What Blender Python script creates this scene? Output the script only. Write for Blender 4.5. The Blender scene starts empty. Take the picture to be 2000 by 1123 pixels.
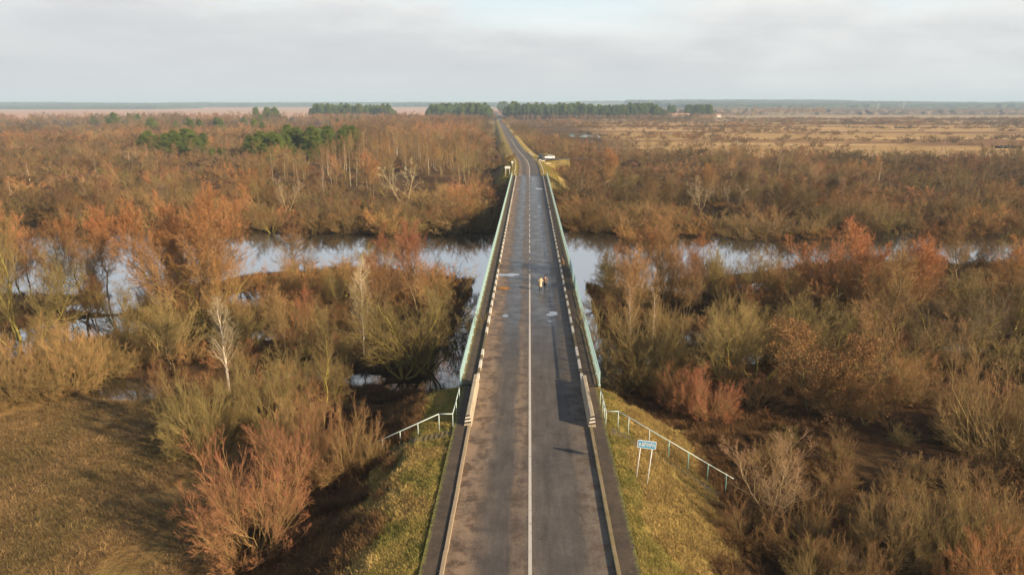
import bpy, bmesh, math, random
import numpy as np
from mathutils import Vector, Matrix

R = math.radians
S = bpy.context.scene
COL = S.collection

# ------------------------------------------------------------------ camera
CAM = (-0.16, 0.0, 21.0)
PITCH, YAW, FPX = 14.4, 1.362, 1385.0          # FPX: focal length in pixels of a 2000 px wide frame
cd = bpy.data.cameras.new('camera')
cd.sensor_width = 36.0
cd.lens = 36.0 * FPX / 2000.0
cd.clip_start, cd.clip_end = 0.5, 40000.0
cam = bpy.data.objects.new('camera', cd)
COL.objects.link(cam)
cam.location = CAM
cam.rotation_euler = (R(90 - PITCH), 0, R(YAW))
S.camera = cam

# ------------------------------------------------------------------ light and exposure
SUN_EL, SUN_AZ = 19.5, 120.0                    # azimuth clockwise from +Y: the sun stands behind the camera to the right
sd_ = Vector((math.sin(R(SUN_AZ)) * math.cos(R(SUN_EL)), math.cos(R(SUN_AZ)) * math.cos(R(SUN_EL)), math.sin(R(SUN_EL))))
ld = bpy.data.lights.new('sun', 'SUN')
ld.energy, ld.angle, ld.color = 5.0, R(0.9), (1.0, 0.77, 0.50)
sun = bpy.data.objects.new('sun', ld)
COL.objects.link(sun)
sun.rotation_euler = (-sd_).to_track_quat('-Z', 'Y').to_euler()

S.view_settings.view_transform = 'Standard'
S.view_settings.look = 'None'
S.view_settings.exposure = 1.1
S.view_settings.gamma = 1.0
S.view_settings.use_curve_mapping = False
S.render.engine = 'CYCLES'
S.cycles.max_bounces = 6
S.cycles.diffuse_bounces = 3
S.cycles.glossy_bounces = 3
S.cycles.volume_bounces = 0
S.cycles.caustics_reflective = False
S.cycles.caustics_refractive = False


class NT:
    """small helper to write node trees"""
    def __init__(self, tree):
        self.t = tree

    def n(self, typ, props=None, **inp):
        nd = self.t.nodes.new(typ)
        for k, v in (props or {}).items():
            setattr(nd, k, v)
        for k, v in inp.items():
            self.set(nd, k, v)
        return nd

    def set(self, nd, key, v):
        key = key.replace('_', ' ')
        sock = nd.inputs[int(key[1:])] if key[0] == 'i' and key[1:].isdigit() else nd.inputs[key]
        if isinstance(v, bpy.types.NodeSocket):
            self.t.links.new(v, sock)
        else:
            sock.default_value = v

    def math(self, op, a, b=0.0, clamp=False):
        nd = self.n('ShaderNodeMath', {'operation': op, 'use_clamp': clamp})
        self.set(nd, 'i0', a)
        self.set(nd, 'i1', b)
        return nd.outputs[0]

    def mix(self, f, a, b, blend='MIX'):
        nd = self.n('ShaderNodeMix', {'data_type': 'RGBA', 'blend_type': blend})
        for i, v in ((0, f), (6, a), (7, b)):
            if isinstance(v, bpy.types.NodeSocket):
                self.t.links.new(v, nd.inputs[i])
            else:
                nd.inputs[i].default_value = v if i == 0 else (tuple(v) + (1,))[:4]
        return nd.outputs[2]

    def ramp(self, f, *stops):
        """smooth map through (pos, value) stops, returns a float-like socket"""
        nd = self.t.nodes.new('ShaderNodeValToRGB')
        e = nd.color_ramp.elements
        while len(e) < len(stops):
            e.new(0.5)
        for el, (p, v) in zip(e, stops):
            el.position = p
            el.color = (v, v, v, 1) if not hasattr(v, '__len__') else (*v, 1)
        self.t.links.new(f, nd.inputs[0])
        return nd.outputs[0]

    def noise(self, vec, scale, detail=3.0, rough=0.55, dist=0.0):
        nd = self.n('ShaderNodeTexNoise', None, Scale=scale, Detail=detail, Roughness=rough, Distortion=dist)
        if vec is not None:
            self.t.links.new(vec, nd.inputs['Vector'])
        return nd.outputs[0]

    def scale(self, vec, s):
        nd = self.n('ShaderNodeMapping')
        self.t.links.new(vec, nd.inputs[0])
        nd.inputs['Scale'].default_value = s
        return nd.outputs[0]


# ------------------------------------------------------------------ sky
W = bpy.data.worlds.new('World')
S.world = W
W.use_nodes = True
wt = NT(W.node_tree)
W.node_tree.nodes.clear()
sky = wt.n('ShaderNodeTexSky', {'sky_type': 'NISHITA', 'sun_disc': False, 'sun_elevation': R(SUN_EL), 'sun_rotation': R(SUN_AZ),
                                'altitude': 100.0, 'air_density': 1.0, 'dust_density': 2.0, 'ozone_density': 1.0})
tc = wt.n('ShaderNodeTexCoord')
sep = wt.n('ShaderNodeSeparateXYZ')
W.node_tree.links.new(tc.outputs['Generated'], sep.inputs[0])
# cloud deck: thick grey near the horizon, breaking into whiter billows higher up
den = wt.math('ADD', sep.outputs[2], 0.10)
cmb = wt.n('ShaderNodeCombineXYZ')
wt.set(cmb, 'X', wt.math('DIVIDE', sep.outputs[0], den))
wt.set(cmb, 'Y', wt.math('DIVIDE', sep.outputs[1], den))
ang = wt.scale(tc.outputs['Generated'], (3.4, 3.4, 13.0))
n_big = wt.noise(ang, 1.0, 7.0, 0.52, 0.35)
n_fine = wt.noise(wt.scale(tc.outputs['Generated'], (9.0, 9.0, 42.0)), 1.0, 7.0, 0.6, 0.3)
lift = wt.ramp(sep.outputs[2], (0.0, 0.0), (0.05, 0.06), (0.10, 0.55), (0.15, 0.9), (0.5, 1.0))
nn = wt.math('ADD', wt.math('MULTIPLY', n_big, 0.7), wt.math('MULTIPLY', n_fine, 0.3))
east = wt.math('MULTIPLY', sep.outputs[0], 0.22)
bright = wt.math('ADD', wt.math('ADD', wt.math('MULTIPLY', lift, 0.62), east), wt.math('ADD', wt.math('MULTIPLY', wt.math('SUBTRACT', nn, 0.5), 1.9), 0.2), True)
cloud = wt.ramp(bright, (0.0, (4.45, 4.48, 4.75)), (0.35, (5.05, 5.03, 5.12)), (0.62, (6.0, 6.0, 5.92)), (1.0, (7.3, 7.2, 6.9)))
hole = wt.math('MULTIPLY', wt.ramp(n_big, (0.47, 0.0), (0.60, 0.8)), wt.ramp(sep.outputs[2], (0.08, 0.0), (0.135, 1.0)))
blue = wt.mix(0.15, (5.6, 6.75, 7.1), sky.outputs[0])
hz = wt.ramp(sep.outputs[2], (0.0, 1.0), (0.045, 0.0))
skyc = wt.mix(hole, cloud, blue)
skyc = wt.mix(wt.math('MULTIPLY', hz, 0.6), skyc, (5.25, 5.2, 5.25))
# sunlit billows above the frame, then open blue overhead
skyc = wt.mix(wt.ramp(sep.outputs[2], (0.145, 0.0), (0.19, 0.85), (0.30, 0.85), (0.38, 0.0)), skyc, (8.8, 9.6, 10.6))
skyc = wt.mix(wt.ramp(sep.outputs[2], (0.30, 0.04), (0.50, 0.9)), skyc, wt.mix(1.0, sky.outputs[0], (0.8, 0.8, 0.8), 'MULTIPLY'))
bg = wt.n('ShaderNodeBackground', None, Color=skyc, Strength=0.068)
out = wt.n('ShaderNodeOutputWorld', None, Surface=bg.outputs[0])

# ------------------------------------------------------------------ pixel -> place
CR = np.array(cam.rotation_euler.to_matrix())


def at(px, py, z=0.0):
    d = CR @ np.array([(px - 1000.0) / FPX, -(py - 561.5) / FPX, -1.0])
    t = (z - CAM[2]) / d[2]
    return np.array([CAM[0] + d[0] * t, CAM[1] + d[1] * t, z])


def pix(p):
    v = CR.T @ (np.asarray(p, float) - np.array(CAM))
    return 1000.0 - FPX * v[0] / v[2], 561.5 + FPX * v[1] / v[2]


def top_height(x, y, z0, py):
    """height at which a vertical standing at x, y reaches picture row py"""
    lo, hi = 0.0, 80.0
    for _ in range(40):
        m = (lo + hi) / 2
        if pix((x, y, z0 + m))[1] > py:
            lo = m
        else:
            hi = m
    return lo


# ------------------------------------------------------------------ noise and ground shape
_rs = np.random.RandomState(7)
_TAB = _rs.rand(256, 256)


def vn(x, y, s, seed=0):
    x = np.asarray(x, float) / s + seed * 17.31
    y = np.asarray(y, float) / s + seed * 9.77
    xi, yi = np.floor(x).astype(int), np.floor(y).astype(int)
    fx, fy = x - xi, y - yi
    fx, fy = fx * fx * (3 - 2 * fx), fy * fy * (3 - 2 * fy)
    a, b = _TAB[xi & 255, yi & 255], _TAB[(xi + 1) & 255, yi & 255]
    c, d = _TAB[xi & 255, (yi + 1) & 255], _TAB[(xi + 1) & 255, (yi + 1) & 255]
    return (a * (1 - fx) + b * fx) * (1 - fy) + (c * (1 - fx) + d * fx) * fy


def fbm(x, y, s, seed=0, o=4):
    v, a, t = 0, 1.0, 0
    for i in range(o):
        v = v + a * vn(x, y, s / 2 ** i, seed + i * 3)
        t += a
        a *= 0.5
    return v / t


def smooth(a, b, x):
    t = np.clip((np.asarray(x, float) - a) / (b - a), 0, 1)
    return t * t * (3 - 2 * t)


WATER = -5.6
B0, B1 = 51.0, 219.0                            # the bridge runs from B0 to B1


def xc(y):
    y = np.asarray(y, float)
    q = np.clip(y - 235, 0, 65)
    return -0.052 * q * q / 130.0 - 0.052 * np.clip(y - 300, 0, None)


def zroad(y):
    return -2.5 * smooth(240, 430, y)


_rx = [-400, -140, -95, -60, -40, -12, 0, 12, 30, 60, 110, 160, 400]
_yn = [140, 120, 97, 99, 111, 110, 108, 103, 112, 121, 129, 141, 190]
_yf = [200, 166, 157, 153, 149, 149, 149, 150, 147, 147, 157, 171, 240]
POOLS = [(395, 367, 5, 9), (430, 345, 3, 4), (150, 291, 8, 10), (690, 408, 10, 7), (1580, 395, 8, 5), (1600, 388, 5, 6), (1140, 266, 14, 30),
         (1150, 276, 7, 16), (1125, 262, 10, 30), (270, 770, 4.5, 3.0), (235, 755, 4, 2.5), (1655, 1088, 1.6, 1.5), (1880, 680, 3.5, 2.4), (1850, 655, 3, 2.0),
         (1440, 700, 3, 2.5), (1290, 715, 3.5, 3.0), (1400, 566, 12, 2.2), (60, 660, 7, 5), (180, 640, 8, 5), (320, 545, 7, 8), (250, 590, 7, 6),
         (590, 740, 3.0, 2.5), (700, 745, 3.0, 2.0), (790, 758, 2.5, 1.6), (525, 585, 6, 5), (540, 650, 3, 3), (20, 690, 5, 4), (640, 415, 8, 6), (1540, 560, 9, 2.0)]
POOLW = [(*at(px, py, WATER)[:2], rx, ry) for px, py, rx, ry in POOLS]


def river_sd(x, y):
    """metres inside the river or the flooded strip beside the bridge; negative on land"""
    w = 8.0 * (vn(x, y, 13, 3) - 0.5) + 2.6 * (vn(x, y, 4.0, 4) - 0.5)
    yn, yf = np.interp(x, _rx, _yn), np.interp(x, _rx, _yf)
    s = np.minimum(y - yn, yf - y) + w
    s2 = np.minimum(np.minimum(9.2 - np.abs(x) + 1.5 * (y < 80), y - 63), 125 - y) + 0.3 * w
    return np.maximum(s, s2)


def emb(x, y):
    c, zr = xc(y), zroad(y)
    he = np.where(y < 228, 5.2, 5.2)
    dx = np.clip(np.abs(x - c) - he, 0, None)
    dx = np.where(x < c, np.where(dx < 2.4, dx / 4.6, 2.4 / 4.6 + (dx - 2.4) / 1.9), np.where(dx < 0.8, dx / 3.0, 0.8 / 3.0 + (dx - 0.8) / 1.62))
    gap = np.clip(np.minimum(y - B0, B1 - y), 0, None)
    return zr - 0.06 - np.hypot(dx, gap / 1.35) - np.clip(gap * 4, 0, 0.9)


def ground_z(x, y):
    x, y = np.asarray(x, float), np.asarray(y, float)
    n1, n2 = fbm(x, y, 26, 1), fbm(x, y, 7, 11, 3)
    wet = smooth(60, 70, y) * (1 - smooth(150, 175, y))                 # the flooded thicket between meadow and river
    base = WATER + 0.42 + 0.75 * (n1 - 0.5) + 0.35 * (n2 - 0.5) - 0.16 * wet
    meadow = smooth(64, 58, y) * smooth(-14, -18, x)
    base = base + 0.5 * meadow + 0.35 * smooth(62, 50, y)
    base = base + 0.35 * smooth(170, 260, y) + 0.8 * smooth(420, 900, y)
    for (cx, cy, rx, ry) in POOLW:
        r = np.hypot((x - cx) / rx, (y - cy) / ry) + 0.5 * (vn(x, y, 4 if cy < 300 else 12, 8) - 0.5)
        base = np.where(r < 1.25, np.minimum(base, WATER - 0.35 + 0.75 * smooth(0.75, 1.25, r)), base)
    s = river_sd(x, y)
    base = np.where(s > -2, np.minimum(base, np.where(s > 0, WATER + 0.22 - 0.4 * s, base)), base)
    base = np.maximum(base, -8.0)
    far = smooth(2600, 6500, y) * (20 + 42 * fbm(x, y, 2600, 21, 3)) + smooth(6500, 11000, y) * 22
    base = base + far * (0.55 + 0.6 * smooth(-200, 900, x) * smooth(3200, 1800, x) + 0.25 * smooth(2500, 6000, x))
    sr = np.where((x - xc(y) > 0) & (y > 270) & (y < 330), zroad(y) - 0.05 - np.clip(np.abs(y - 301) - 6.5, 0, None) / 1.8 - np.clip(x - 26, 0, None) / 1.8, -99.0)
    base = np.maximum(base, sr)
    e = emb(x, y) + 0.14 * (n2 - 0.5) * (np.abs(x - xc(y)) > 5.3)
    rough = 0.13 * (vn(x, y, 1.7, 5) - 0.5) * (np.abs(x - xc(y)) > 5.3)
    return np.maximum(base, e) + rough


def gz(x, y):
    return float(ground_z(np.array([x]), np.array([y]))[0])


# ------------------------------------------------------------------ mesh helpers
def np_mesh(name, V, F, mats=(), tip=None, mi=None, smoothed=True):
    """V (n,3); F (m,k) or a list of such arrays"""
    Fs = F if isinstance(F, list) else [F]
    me = bpy.data.meshes.new(name)
    me.vertices.add(len(V))
    me.vertices.foreach_set('co', np.ascontiguousarray(V, np.float32).ravel())
    nl = sum(f.size for f in Fs)
    npoly = sum(len(f) for f in Fs)
    me.loops.add(nl)
    me.loops.foreach_set('vertex_index', np.concatenate([f.ravel() for f in Fs]).astype(np.int32))
    me.polygons.add(npoly)
    tot = np.concatenate([np.full(len(f), f.shape[1], np.int32) for f in Fs])
    st = np.concatenate([[0], np.cumsum(tot)[:-1]]).astype(np.int32)
    me.polygons.foreach_set('loop_start', st)
    for m in mats:
        me.materials.append(m)
    if mi is not None:
        me.polygons.foreach_set('material_index', np.asarray(mi, np.int32))
    if not smoothed:
        me.polygons.foreach_set('use_smooth', np.zeros(npoly, bool))
    me.update(calc_edges=True)
    if tip is not None:
        a = me.attributes.new('tip', 'FLOAT', 'POINT')
        a.data.foreach_set('value', np.asarray(tip, np.float32))
    return me


def link(name, me, parent=None, loc=None, rot=None, col=None):
    o = bpy.data.objects.new(name, me)
    (col or COL).objects.link(o)
    if parent is not None:
        o.parent = parent
    if loc is not None:
        o.location = loc
    if rot is not None:
        o.rotation_euler = rot
    return o


def tag(o, label, cat, group=None):
    o['label'] = label
    o['category'] = cat
    if group:
        o['group'] = group
    return o


def struct(name, me):
    o = link(name, me)
    o['kind'] = 'structure'
    return o


def stuff(o, label, cat):
    o['kind'] = 'stuff'
    o['label'] = label
    o['category'] = cat
    return o


class MB:
    """collects boxes, bars and tubes into one mesh"""
    def __init__(self):
        self.bm = bmesh.new()

    def box(self, c, s, rz=0.0, mi=0, bevel=0.0):
        m = Matrix.Translation(c) @ Matrix.Rotation(rz, 4, 'Z') @ Matrix.Diagonal((s[0], s[1], s[2], 1))
        r = bmesh.ops.create_cube(self.bm, size=1.0, matrix=m)
        fs = list({f for v in r['verts'] for f in v.link_faces})
        for f in fs:
            f.material_index = mi
        if bevel:
            es = list({e for f in fs for e in f.edges})
            g = bmesh.ops.bevel(self.bm, geom=es, offset=bevel, segments=2, affect='EDGES', profile=0.6)
            for f in g['faces']:
                f.material_index = mi
        return self

    def bar(self, a, b, r, seg=8, r2=None, mi=0):
        a, b = Vector(a), Vector(b)
        d = b - a
        m = Matrix.Translation((a + b) / 2) @ d.to_track_quat('Z', 'Y').to_matrix().to_4x4()
        q = bmesh.ops.create_cone(self.bm, cap_ends=True, segments=seg, radius1=r, radius2=r if r2 is None else r2, depth=d.length, matrix=m)
        for f in {f for v in q['verts'] for f in v.link_faces}:
            f.material_index = mi
            f.smooth = len(f.verts) == 4
        return self

    def ball(self, c, s, sub=2, mi=0):
        m = Matrix.Translation(c) @ Matrix.Diagonal((s[0], s[1], s[2], 1))
        q = bmesh.ops.create_icosphere(self.bm, subdivisions=sub, radius=1.0, matrix=m)
        for f in {f for v in q['verts'] for f in v.link_faces}:
            f.material_index = mi
            f.smooth = True
        return self

    def face(self, pts, mi=0):
        f = self.bm.faces.new([self.bm.verts.new(p) for p in pts])
        f.material_index = mi
        return self

    def prism(self, prof, x0, x1, axis='X', mi=0):
        """extrude the closed profile [(u, v)] along an axis; u, v take the other two axes in order"""
        def P(u, v, w):
            return {'X': (w, u, v), 'Y': (u, w, v), 'Z': (u, v, w)}[axis]
        A = [self.bm.verts.new(P(u, v, x0)) for u, v in prof]
        B = [self.bm.verts.new(P(u, v, x1)) for u, v in prof]
        fs = [self.bm.faces.new(A), self.bm.faces.new(B[::-1])]
        for i in range(len(A)):
            j = (i + 1) % len(A)
            fs.append(self.bm.faces.new((A[j], A[i], B[i], B[j])))
        for f in fs:
            f.material_index = mi
        return self

    def mesh(self, name, *mats):
        bmesh.ops.recalc_face_normals(self.bm, faces=self.bm.faces)
        me = bpy.data.meshes.new(name)
        self.bm.to_mesh(me)
        self.bm.free()
        for m in mats:
            me.materials.append(m)
        return me

    def obj(self, name, mats, parent=None, **k):
        mats = mats if isinstance(mats, (list, tuple)) else [mats]
        return link(name, self.mesh(name, *mats), parent, **k)


def empty(name, loc, label, cat, group=None, rz=0.0):
    o = bpy.data.objects.new(name, None)
    COL.objects.link(o)
    o.location = loc
    o.rotation_euler = (0, 0, rz)
    o.empty_display_size = 0.3
    return tag(o, label, cat, group)


# ------------------------------------------------------------------ materials
def material(name):
    m = bpy.data.materials.new(name)
    m.use_nodes = True
    m.node_tree.nodes.clear()
    t = NT(m.node_tree)
    b = t.n('ShaderNodeBsdfPrincipled')
    t.n('ShaderNodeOutputMaterial', None, Surface=b.outputs[0])
    return m, t, b


def bump(t, b, h, strength=0.3, dist=0.05):
    nd = t.n('ShaderNodeBump', None, Height=h, Strength=strength, Distance=dist)
    t.set(b, 'Normal', nd.outputs[0])


def simple(name, c, rough=0.6, metal=0.0, var=0.25, scale=6.0):
    m, t, b = material(name)
    co = t.n('ShaderNodeTexCoord').outputs['Object']
    n = t.noise(co, scale, 5)
    f = t.ramp(n, (0.3, 1 - var), (0.7, 1 + var))
    t.set(b, 'Base_Color', t.mix(1.0, c, f, 'MULTIPLY'))
    t.set(b, 'Roughness', rough)
    t.set(b, 'Metallic', metal)
    return m


def twig_mat(name, limb=(0.235, 0.175, 0.075), scattered=False):
    """bark that turns from limb colour to the plant's own shoot colour (object colour) towards the tips"""
    m, t, b = material(name)
    oi = t.n('ShaderNodeObjectInfo')
    at_ = t.n('ShaderNodeAttribute', {'attribute_name': 'tip'})
    co = t.n('ShaderNodeTexCoord').outputs['Object']
    n = t.noise(co, 0.9, 3)
    own = t.n('ShaderNodeAttribute', {'attribute_name': 'tint', 'attribute_type': 'INSTANCER'}).outputs['Color'] if scattered else oi.outputs['Color']
    lc = t.mix(0.4, limb, own)
    c = t.mix(t.math('POWER', at_.outputs['Fac'], 1.8), lc, own)
    c = t.mix(1.0, c, t.ramp(n, (0.25, 0.72), (0.75, 1.28)), 'MULTIPLY')
    rv = t.math('ADD', t.math('MULTIPLY', oi.outputs['Random'], 0.4), 0.8)
    c = t.mix(1.0, c, rv, 'MULTIPLY')
    t.set(b, 'Base_Color', c)
    t.set(b, 'Roughness', 0.75)
    t.set(b, 'Specular_IOR_Level', 0.25)
    return m


def bark_mat(name):
    m, t, b = material(name)
    oi = t.n('ShaderNodeObjectInfo')
    co = t.n('ShaderNodeTexCoord').outputs['Object']
    n = t.noise(t.scale(co, (6, 6, 2)), 1.5, 4)
    n2 = t.noise(co, 0.6, 2)
    c = t.mix(1.0, oi.outputs['Color'], t.ramp(n, (0.3, 0.6), (0.7, 1.3)), 'MULTIPLY')
    c = t.mix(t.ramp(n2, (0.45, 0.0), (0.7, 0.45)), c, (0.21, 0.175, 0.035))      # yellow-green lichen
    t.set(b, 'Base_Color', c)
    t.set(b, 'Roughness', 0.85)
    return m


M = {}
M['twig'] = twig_mat('twig')
M['twig_mass'] = twig_mat('twig_mass', scattered=True)
M['bark'] = bark_mat('bark')


def birch_bark():
    m, t, b = material('birch_bark')
    co = t.n('ShaderNodeTexCoord').outputs['Object']
    n = t.noise(t.scale(co, (1.2, 1.2, 5.0)), 1.6, 4)
    t.set(b, 'Base_Color', t.mix(t.ramp(n, (0.56, 0.0), (0.66, 1.0)), (0.52, 0.44, 0.35), (0.10, 0.08, 0.065)))
    t.set(b, 'Roughness', 0.7)
    return m


M['birch'] = birch_bark()
M['aspen_bark'] = simple('aspen_bark', (0.36, 0.30, 0.20), 0.8, 0, 0.3, 1.0)


def leaf_mat(name, c1, c2, scale=0.8):
    m, t, b = material(name)
    co = t.n('ShaderNodeTexCoord').outputs['Object']
    oi = t.n('ShaderNodeObjectInfo')
    n = t.noise(co, scale, 3)
    c = t.mix(t.ramp(n, (0.35, 0.0), (0.65, 1.0)), c1, c2)
    rv = t.math('ADD', t.math('MULTIPLY', oi.outputs['Random'], 0.5), 0.75)
    t.set(b, 'Base_Color', t.mix(1.0, c, rv, 'MULTIPLY'))
    t.set(b, 'Roughness', 0.7)
    t.set(b, 'Specular_IOR_Level', 0.2)
    return m


M['oak_leaf'] = leaf_mat('oak_leaf', (0.29, 0.145, 0.055), (0.21, 0.12, 0.045))
M['needle'] = leaf_mat('needle', (0.085, 0.125, 0.025), (0.135, 0.165, 0.032), 0.5)
M['needle_dark'] = leaf_mat('needle_dark', (0.07, 0.125, 0.045), (0.12, 0.165, 0.055), 0.3)
M['pine_bark'] = simple('pine_bark', (0.24, 0.12, 0.06), 0.9, 0, 0.4, 3)


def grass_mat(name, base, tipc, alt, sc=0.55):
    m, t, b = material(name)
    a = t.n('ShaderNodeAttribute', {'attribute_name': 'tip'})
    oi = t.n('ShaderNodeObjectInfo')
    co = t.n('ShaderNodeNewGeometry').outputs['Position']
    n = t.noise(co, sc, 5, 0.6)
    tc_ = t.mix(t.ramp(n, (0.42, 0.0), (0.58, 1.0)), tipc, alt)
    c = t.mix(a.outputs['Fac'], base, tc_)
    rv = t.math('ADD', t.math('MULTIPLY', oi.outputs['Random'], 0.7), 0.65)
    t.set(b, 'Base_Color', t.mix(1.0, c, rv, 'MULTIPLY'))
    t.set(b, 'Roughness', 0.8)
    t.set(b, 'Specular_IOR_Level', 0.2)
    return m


M['green_grass'] = grass_mat('green_grass', (0.16, 0.125, 0.04), (0.42, 0.32, 0.095), (0.25, 0.235, 0.055))
M['gold_grass'] = grass_mat('gold_grass', (0.21, 0.15, 0.05), (0.50, 0.365, 0.125), (0.34, 0.235, 0.085))
M['dry_grass'] = grass_mat('dry_grass', (0.075, 0.042, 0.018), (0.19, 0.105, 0.042), (0.11, 0.06, 0.026))
M['meadow_grass'] = grass_mat('meadow_grass', (0.12, 0.076, 0.032), (0.32, 0.205, 0.09), (0.175, 0.13, 0.05), 0.22)
M['reed'] = grass_mat('reed', (0.12, 0.07, 0.025), (0.36, 0.21, 0.07), (0.25, 0.125, 0.035))


def ground_mat():
    m, t, b = material('ground')
    pos = t.n('ShaderNodeNewGeometry').outputs['Position']
    col = t.n('ShaderNodeAttribute', {'attribute_name': 'Col'}).outputs['Color']
    n1 = t.noise(pos, 1.3, 6, 0.65)
    n2 = t.noise(t.scale(pos, (0.06, 0.16, 0.1)), 1.0, 6, 0.65)
    n3 = t.noise(pos, 9.0, 3, 0.6)
    c = t.mix(1.0, col, t.ramp(n1, (0.3, 0.6), (0.7, 1.4)), 'MULTIPLY')
    c = t.mix(1.0, c, t.ramp(n2, (0.3, 0.72), (0.7, 1.28)), 'MULTIPLY')
    c = t.mix(1.0, c, t.ramp(n3, (0.3, 0.6), (0.7, 0.92)), 'MULTIPLY')
    t.set(b, 'Base_Color', c)
    t.set(b, 'Roughness', 0.95)
    t.set(b, 'Specular_IOR_Level', 0.1)
    bump(t, b, t.math('ADD', n1, t.math('MULTIPLY', n3, 0.4)), 0.8, 0.25)
    return m


M['ground'] = ground_mat()


def water_mat():
    m, t, b = material('water')
    pos = t.n('ShaderNodeNewGeometry').outputs['Position']
    n = t.noise(t.scale(pos, (0.5, 0.22, 1)), 1.6, 3, 0.5)
    n2 = t.noise(pos, 0.15, 3, 0.5)
    t.set(b, 'Base_Color', (0.022, 0.020, 0.014, 1))
    t.set(b, 'Roughness', t.ramp(n2, (0.4, 0.02), (0.65, 0.07)))
    t.set(b, 'IOR', 3.6)
    bump(t, b, n, 0.06, 0.05)
    return m


M['water'] = water_mat()


def road_mat():
    m, t, b = material('asphalt')
    pos = t.n('ShaderNodeNewGeometry').outputs['Position']
    lat = t.n('ShaderNodeAttribute', {'attribute_name': 'lat'}).outputs['Fac']
    sp = t.n('ShaderNodeSeparateXYZ')
    t.t.links.new(pos, sp.inputs[0])
    y = sp.outputs[1]
    along = t.scale(pos, (1.0, 0.12, 1.0))
    n_str = t.noise(along, 1.7, 9, 0.68)
    n_blot = t.noise(pos, 0.6, 10, 0.70)
    n_fine = t.noise(pos, 14.0, 3, 0.7)
    n_grit = t.noise(pos, 45.0, 2, 0.6)
    wob = t.math('ADD', lat, t.math('MULTIPLY', t.math('SUBTRACT', t.noise(t.scale(pos, (1, 0.25, 1)), 0.8, 4), 0.5), 1.1))
    u = t.math('DIVIDE', t.math('ADD', wob, 5.0), 10.0)                       # -5..5 m -> 0..1
    # brown dirt swept to the edges, thinner between the wheel tracks
    dirt_a = t.ramp(u, (0.0, 1.0), (0.20, 0.95), (0.265, 0.25), (0.33, 0.05), (0.39, 0.10), (0.42, 0.68), (0.47, 0.55), (0.54, 0.16), (0.62, 0.06), (0.74, 0.10), (0.79, 0.55), (0.86, 0.9))
    dirt = t.math('MULTIPLY', dirt_a, t.ramp(t.math('ADD', t.math('MULTIPLY', n_blot, 0.6), t.math('MULTIPLY', n_str, 0.4)), (0.34, 0.35), (0.6, 1.0)), True)
    asp = t.mix(t.ramp(n_blot, (0.35, 0.0), (0.7, 1.0)), (0.053, 0.048, 0.047), (0.086, 0.078, 0.073))
    asp = t.mix(1.0, asp, t.ramp(n_str, (0.3, 0.6), (0.7, 1.4)), 'MULTIPLY')
    onb = t.ramp(t.math('DIVIDE', y, 400.0), (0.13, 0.0), (0.17, 1.0), (0.54, 1.0), (0.57, 0.0))
    side = t.ramp(u, (0.45, 0.0), (0.55, 1.0))
    dc = t.mix(side, (0.25, 0.175, 0.115), (0.16, 0.13, 0.10))
    dc = t.mix(t.math('MULTIPLY', t.ramp(t.noise(pos, 0.9, 5, 0.7), (0.47, 0.0), (0.6, 0.9)), 1.0), dc, (0.085, 0.05, 0.028))
    c = t.mix(dirt, asp, dc)
    wet = t.math('MULTIPLY', onb, t.math('SUBTRACT', 1.0, dirt), True)
    c = t.mix(t.math('MULTIPLY', wet, 0.62), c, (0.042, 0.046, 0.054))
    # cross joints and patched seams
    jn = t.n('ShaderNodeTexWave', {'wave_type': 'BANDS', 'bands_direction': 'Y', 'wave_profile': 'SAW'}, Scale=0.052, Distortion=0.6, Detail=2.0)
    t.t.links.new(pos, jn.inputs['Vector'])
    joint = t.math('MULTIPLY', t.ramp(jn.outputs['Fac'], (0.0, 1.0), (0.02, 0.0)), onb)
    c = t.mix(t.math('MULTIPLY', joint, 0.6), c, (0.19, 0.14, 0.095))
    seam = t.math('MULTIPLY', t.ramp(jn.outputs['Fac'], (0.022, 0.0), (0.024, 1.0), (0.028, 1.0), (0.03, 0.0)), onb)
    c = t.mix(t.math('MULTIPLY', seam, 0.8), c, (0.025, 0.022, 0.02))
    c = t.mix(1.0, c, t.ramp(n_fine, (0.25, 0.78), (0.75, 1.24)), 'MULTIPLY')
    c = t.mix(1.0, c, t.ramp(n_grit, (0.3, 0.6), (0.7, 1.5)), 'MULTIPLY')
    vc = t.n('ShaderNodeTexVoronoi', {'feature': 'DISTANCE_TO_EDGE'}, Scale=0.30)
    wv = t.n('ShaderNodeVectorMath', {'operation': 'ADD'})
    t.t.links.new(pos, wv.inputs[0])
    nc = t.n('ShaderNodeTexNoise', None, Scale=1.2, Detail=4.0)
    t.t.links.new(pos, nc.inputs['Vector'])
    t.t.links.new(nc.outputs['Color'], wv.inputs[1])
    t.t.links.new(wv.outputs[0], vc.inputs['Vector'])
    crack = t.math('MULTIPLY', t.ramp(vc.outputs['Distance'], (0.0, 1.0), (0.012, 0.0)), t.ramp(t.noise(pos, 0.35, 3), (0.5, 0.0), (0.6, 1.0)))
    c = t.mix(t.math('MULTIPLY', crack, 0.7), c, (0.02, 0.018, 0.016))
    pv_ = t.n('ShaderNodeTexVoronoi', {'distance': 'CHEBYCHEV'}, Scale=0.16)
    t.t.links.new(t.scale(pos, (1.0, 0.45, 1.0)), pv_.inputs['Vector'])
    psep = t.n('ShaderNodeSeparateColor')
    t.t.links.new(pv_.outputs['Color'], psep.inputs[0])
    patch = t.ramp(psep.outputs[0], (0.72, 0.0), (0.74, 0.45))
    c = t.mix(patch, c, t.mix(1.0, c, (0.72, 0.73, 0.78), 'MULTIPLY'))
    # black tar spots at the drains
    vo = t.n('ShaderNodeTexVoronoi', None, Scale=0.42)
    t.t.links.new(pos, vo.inputs['Vector'])
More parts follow.
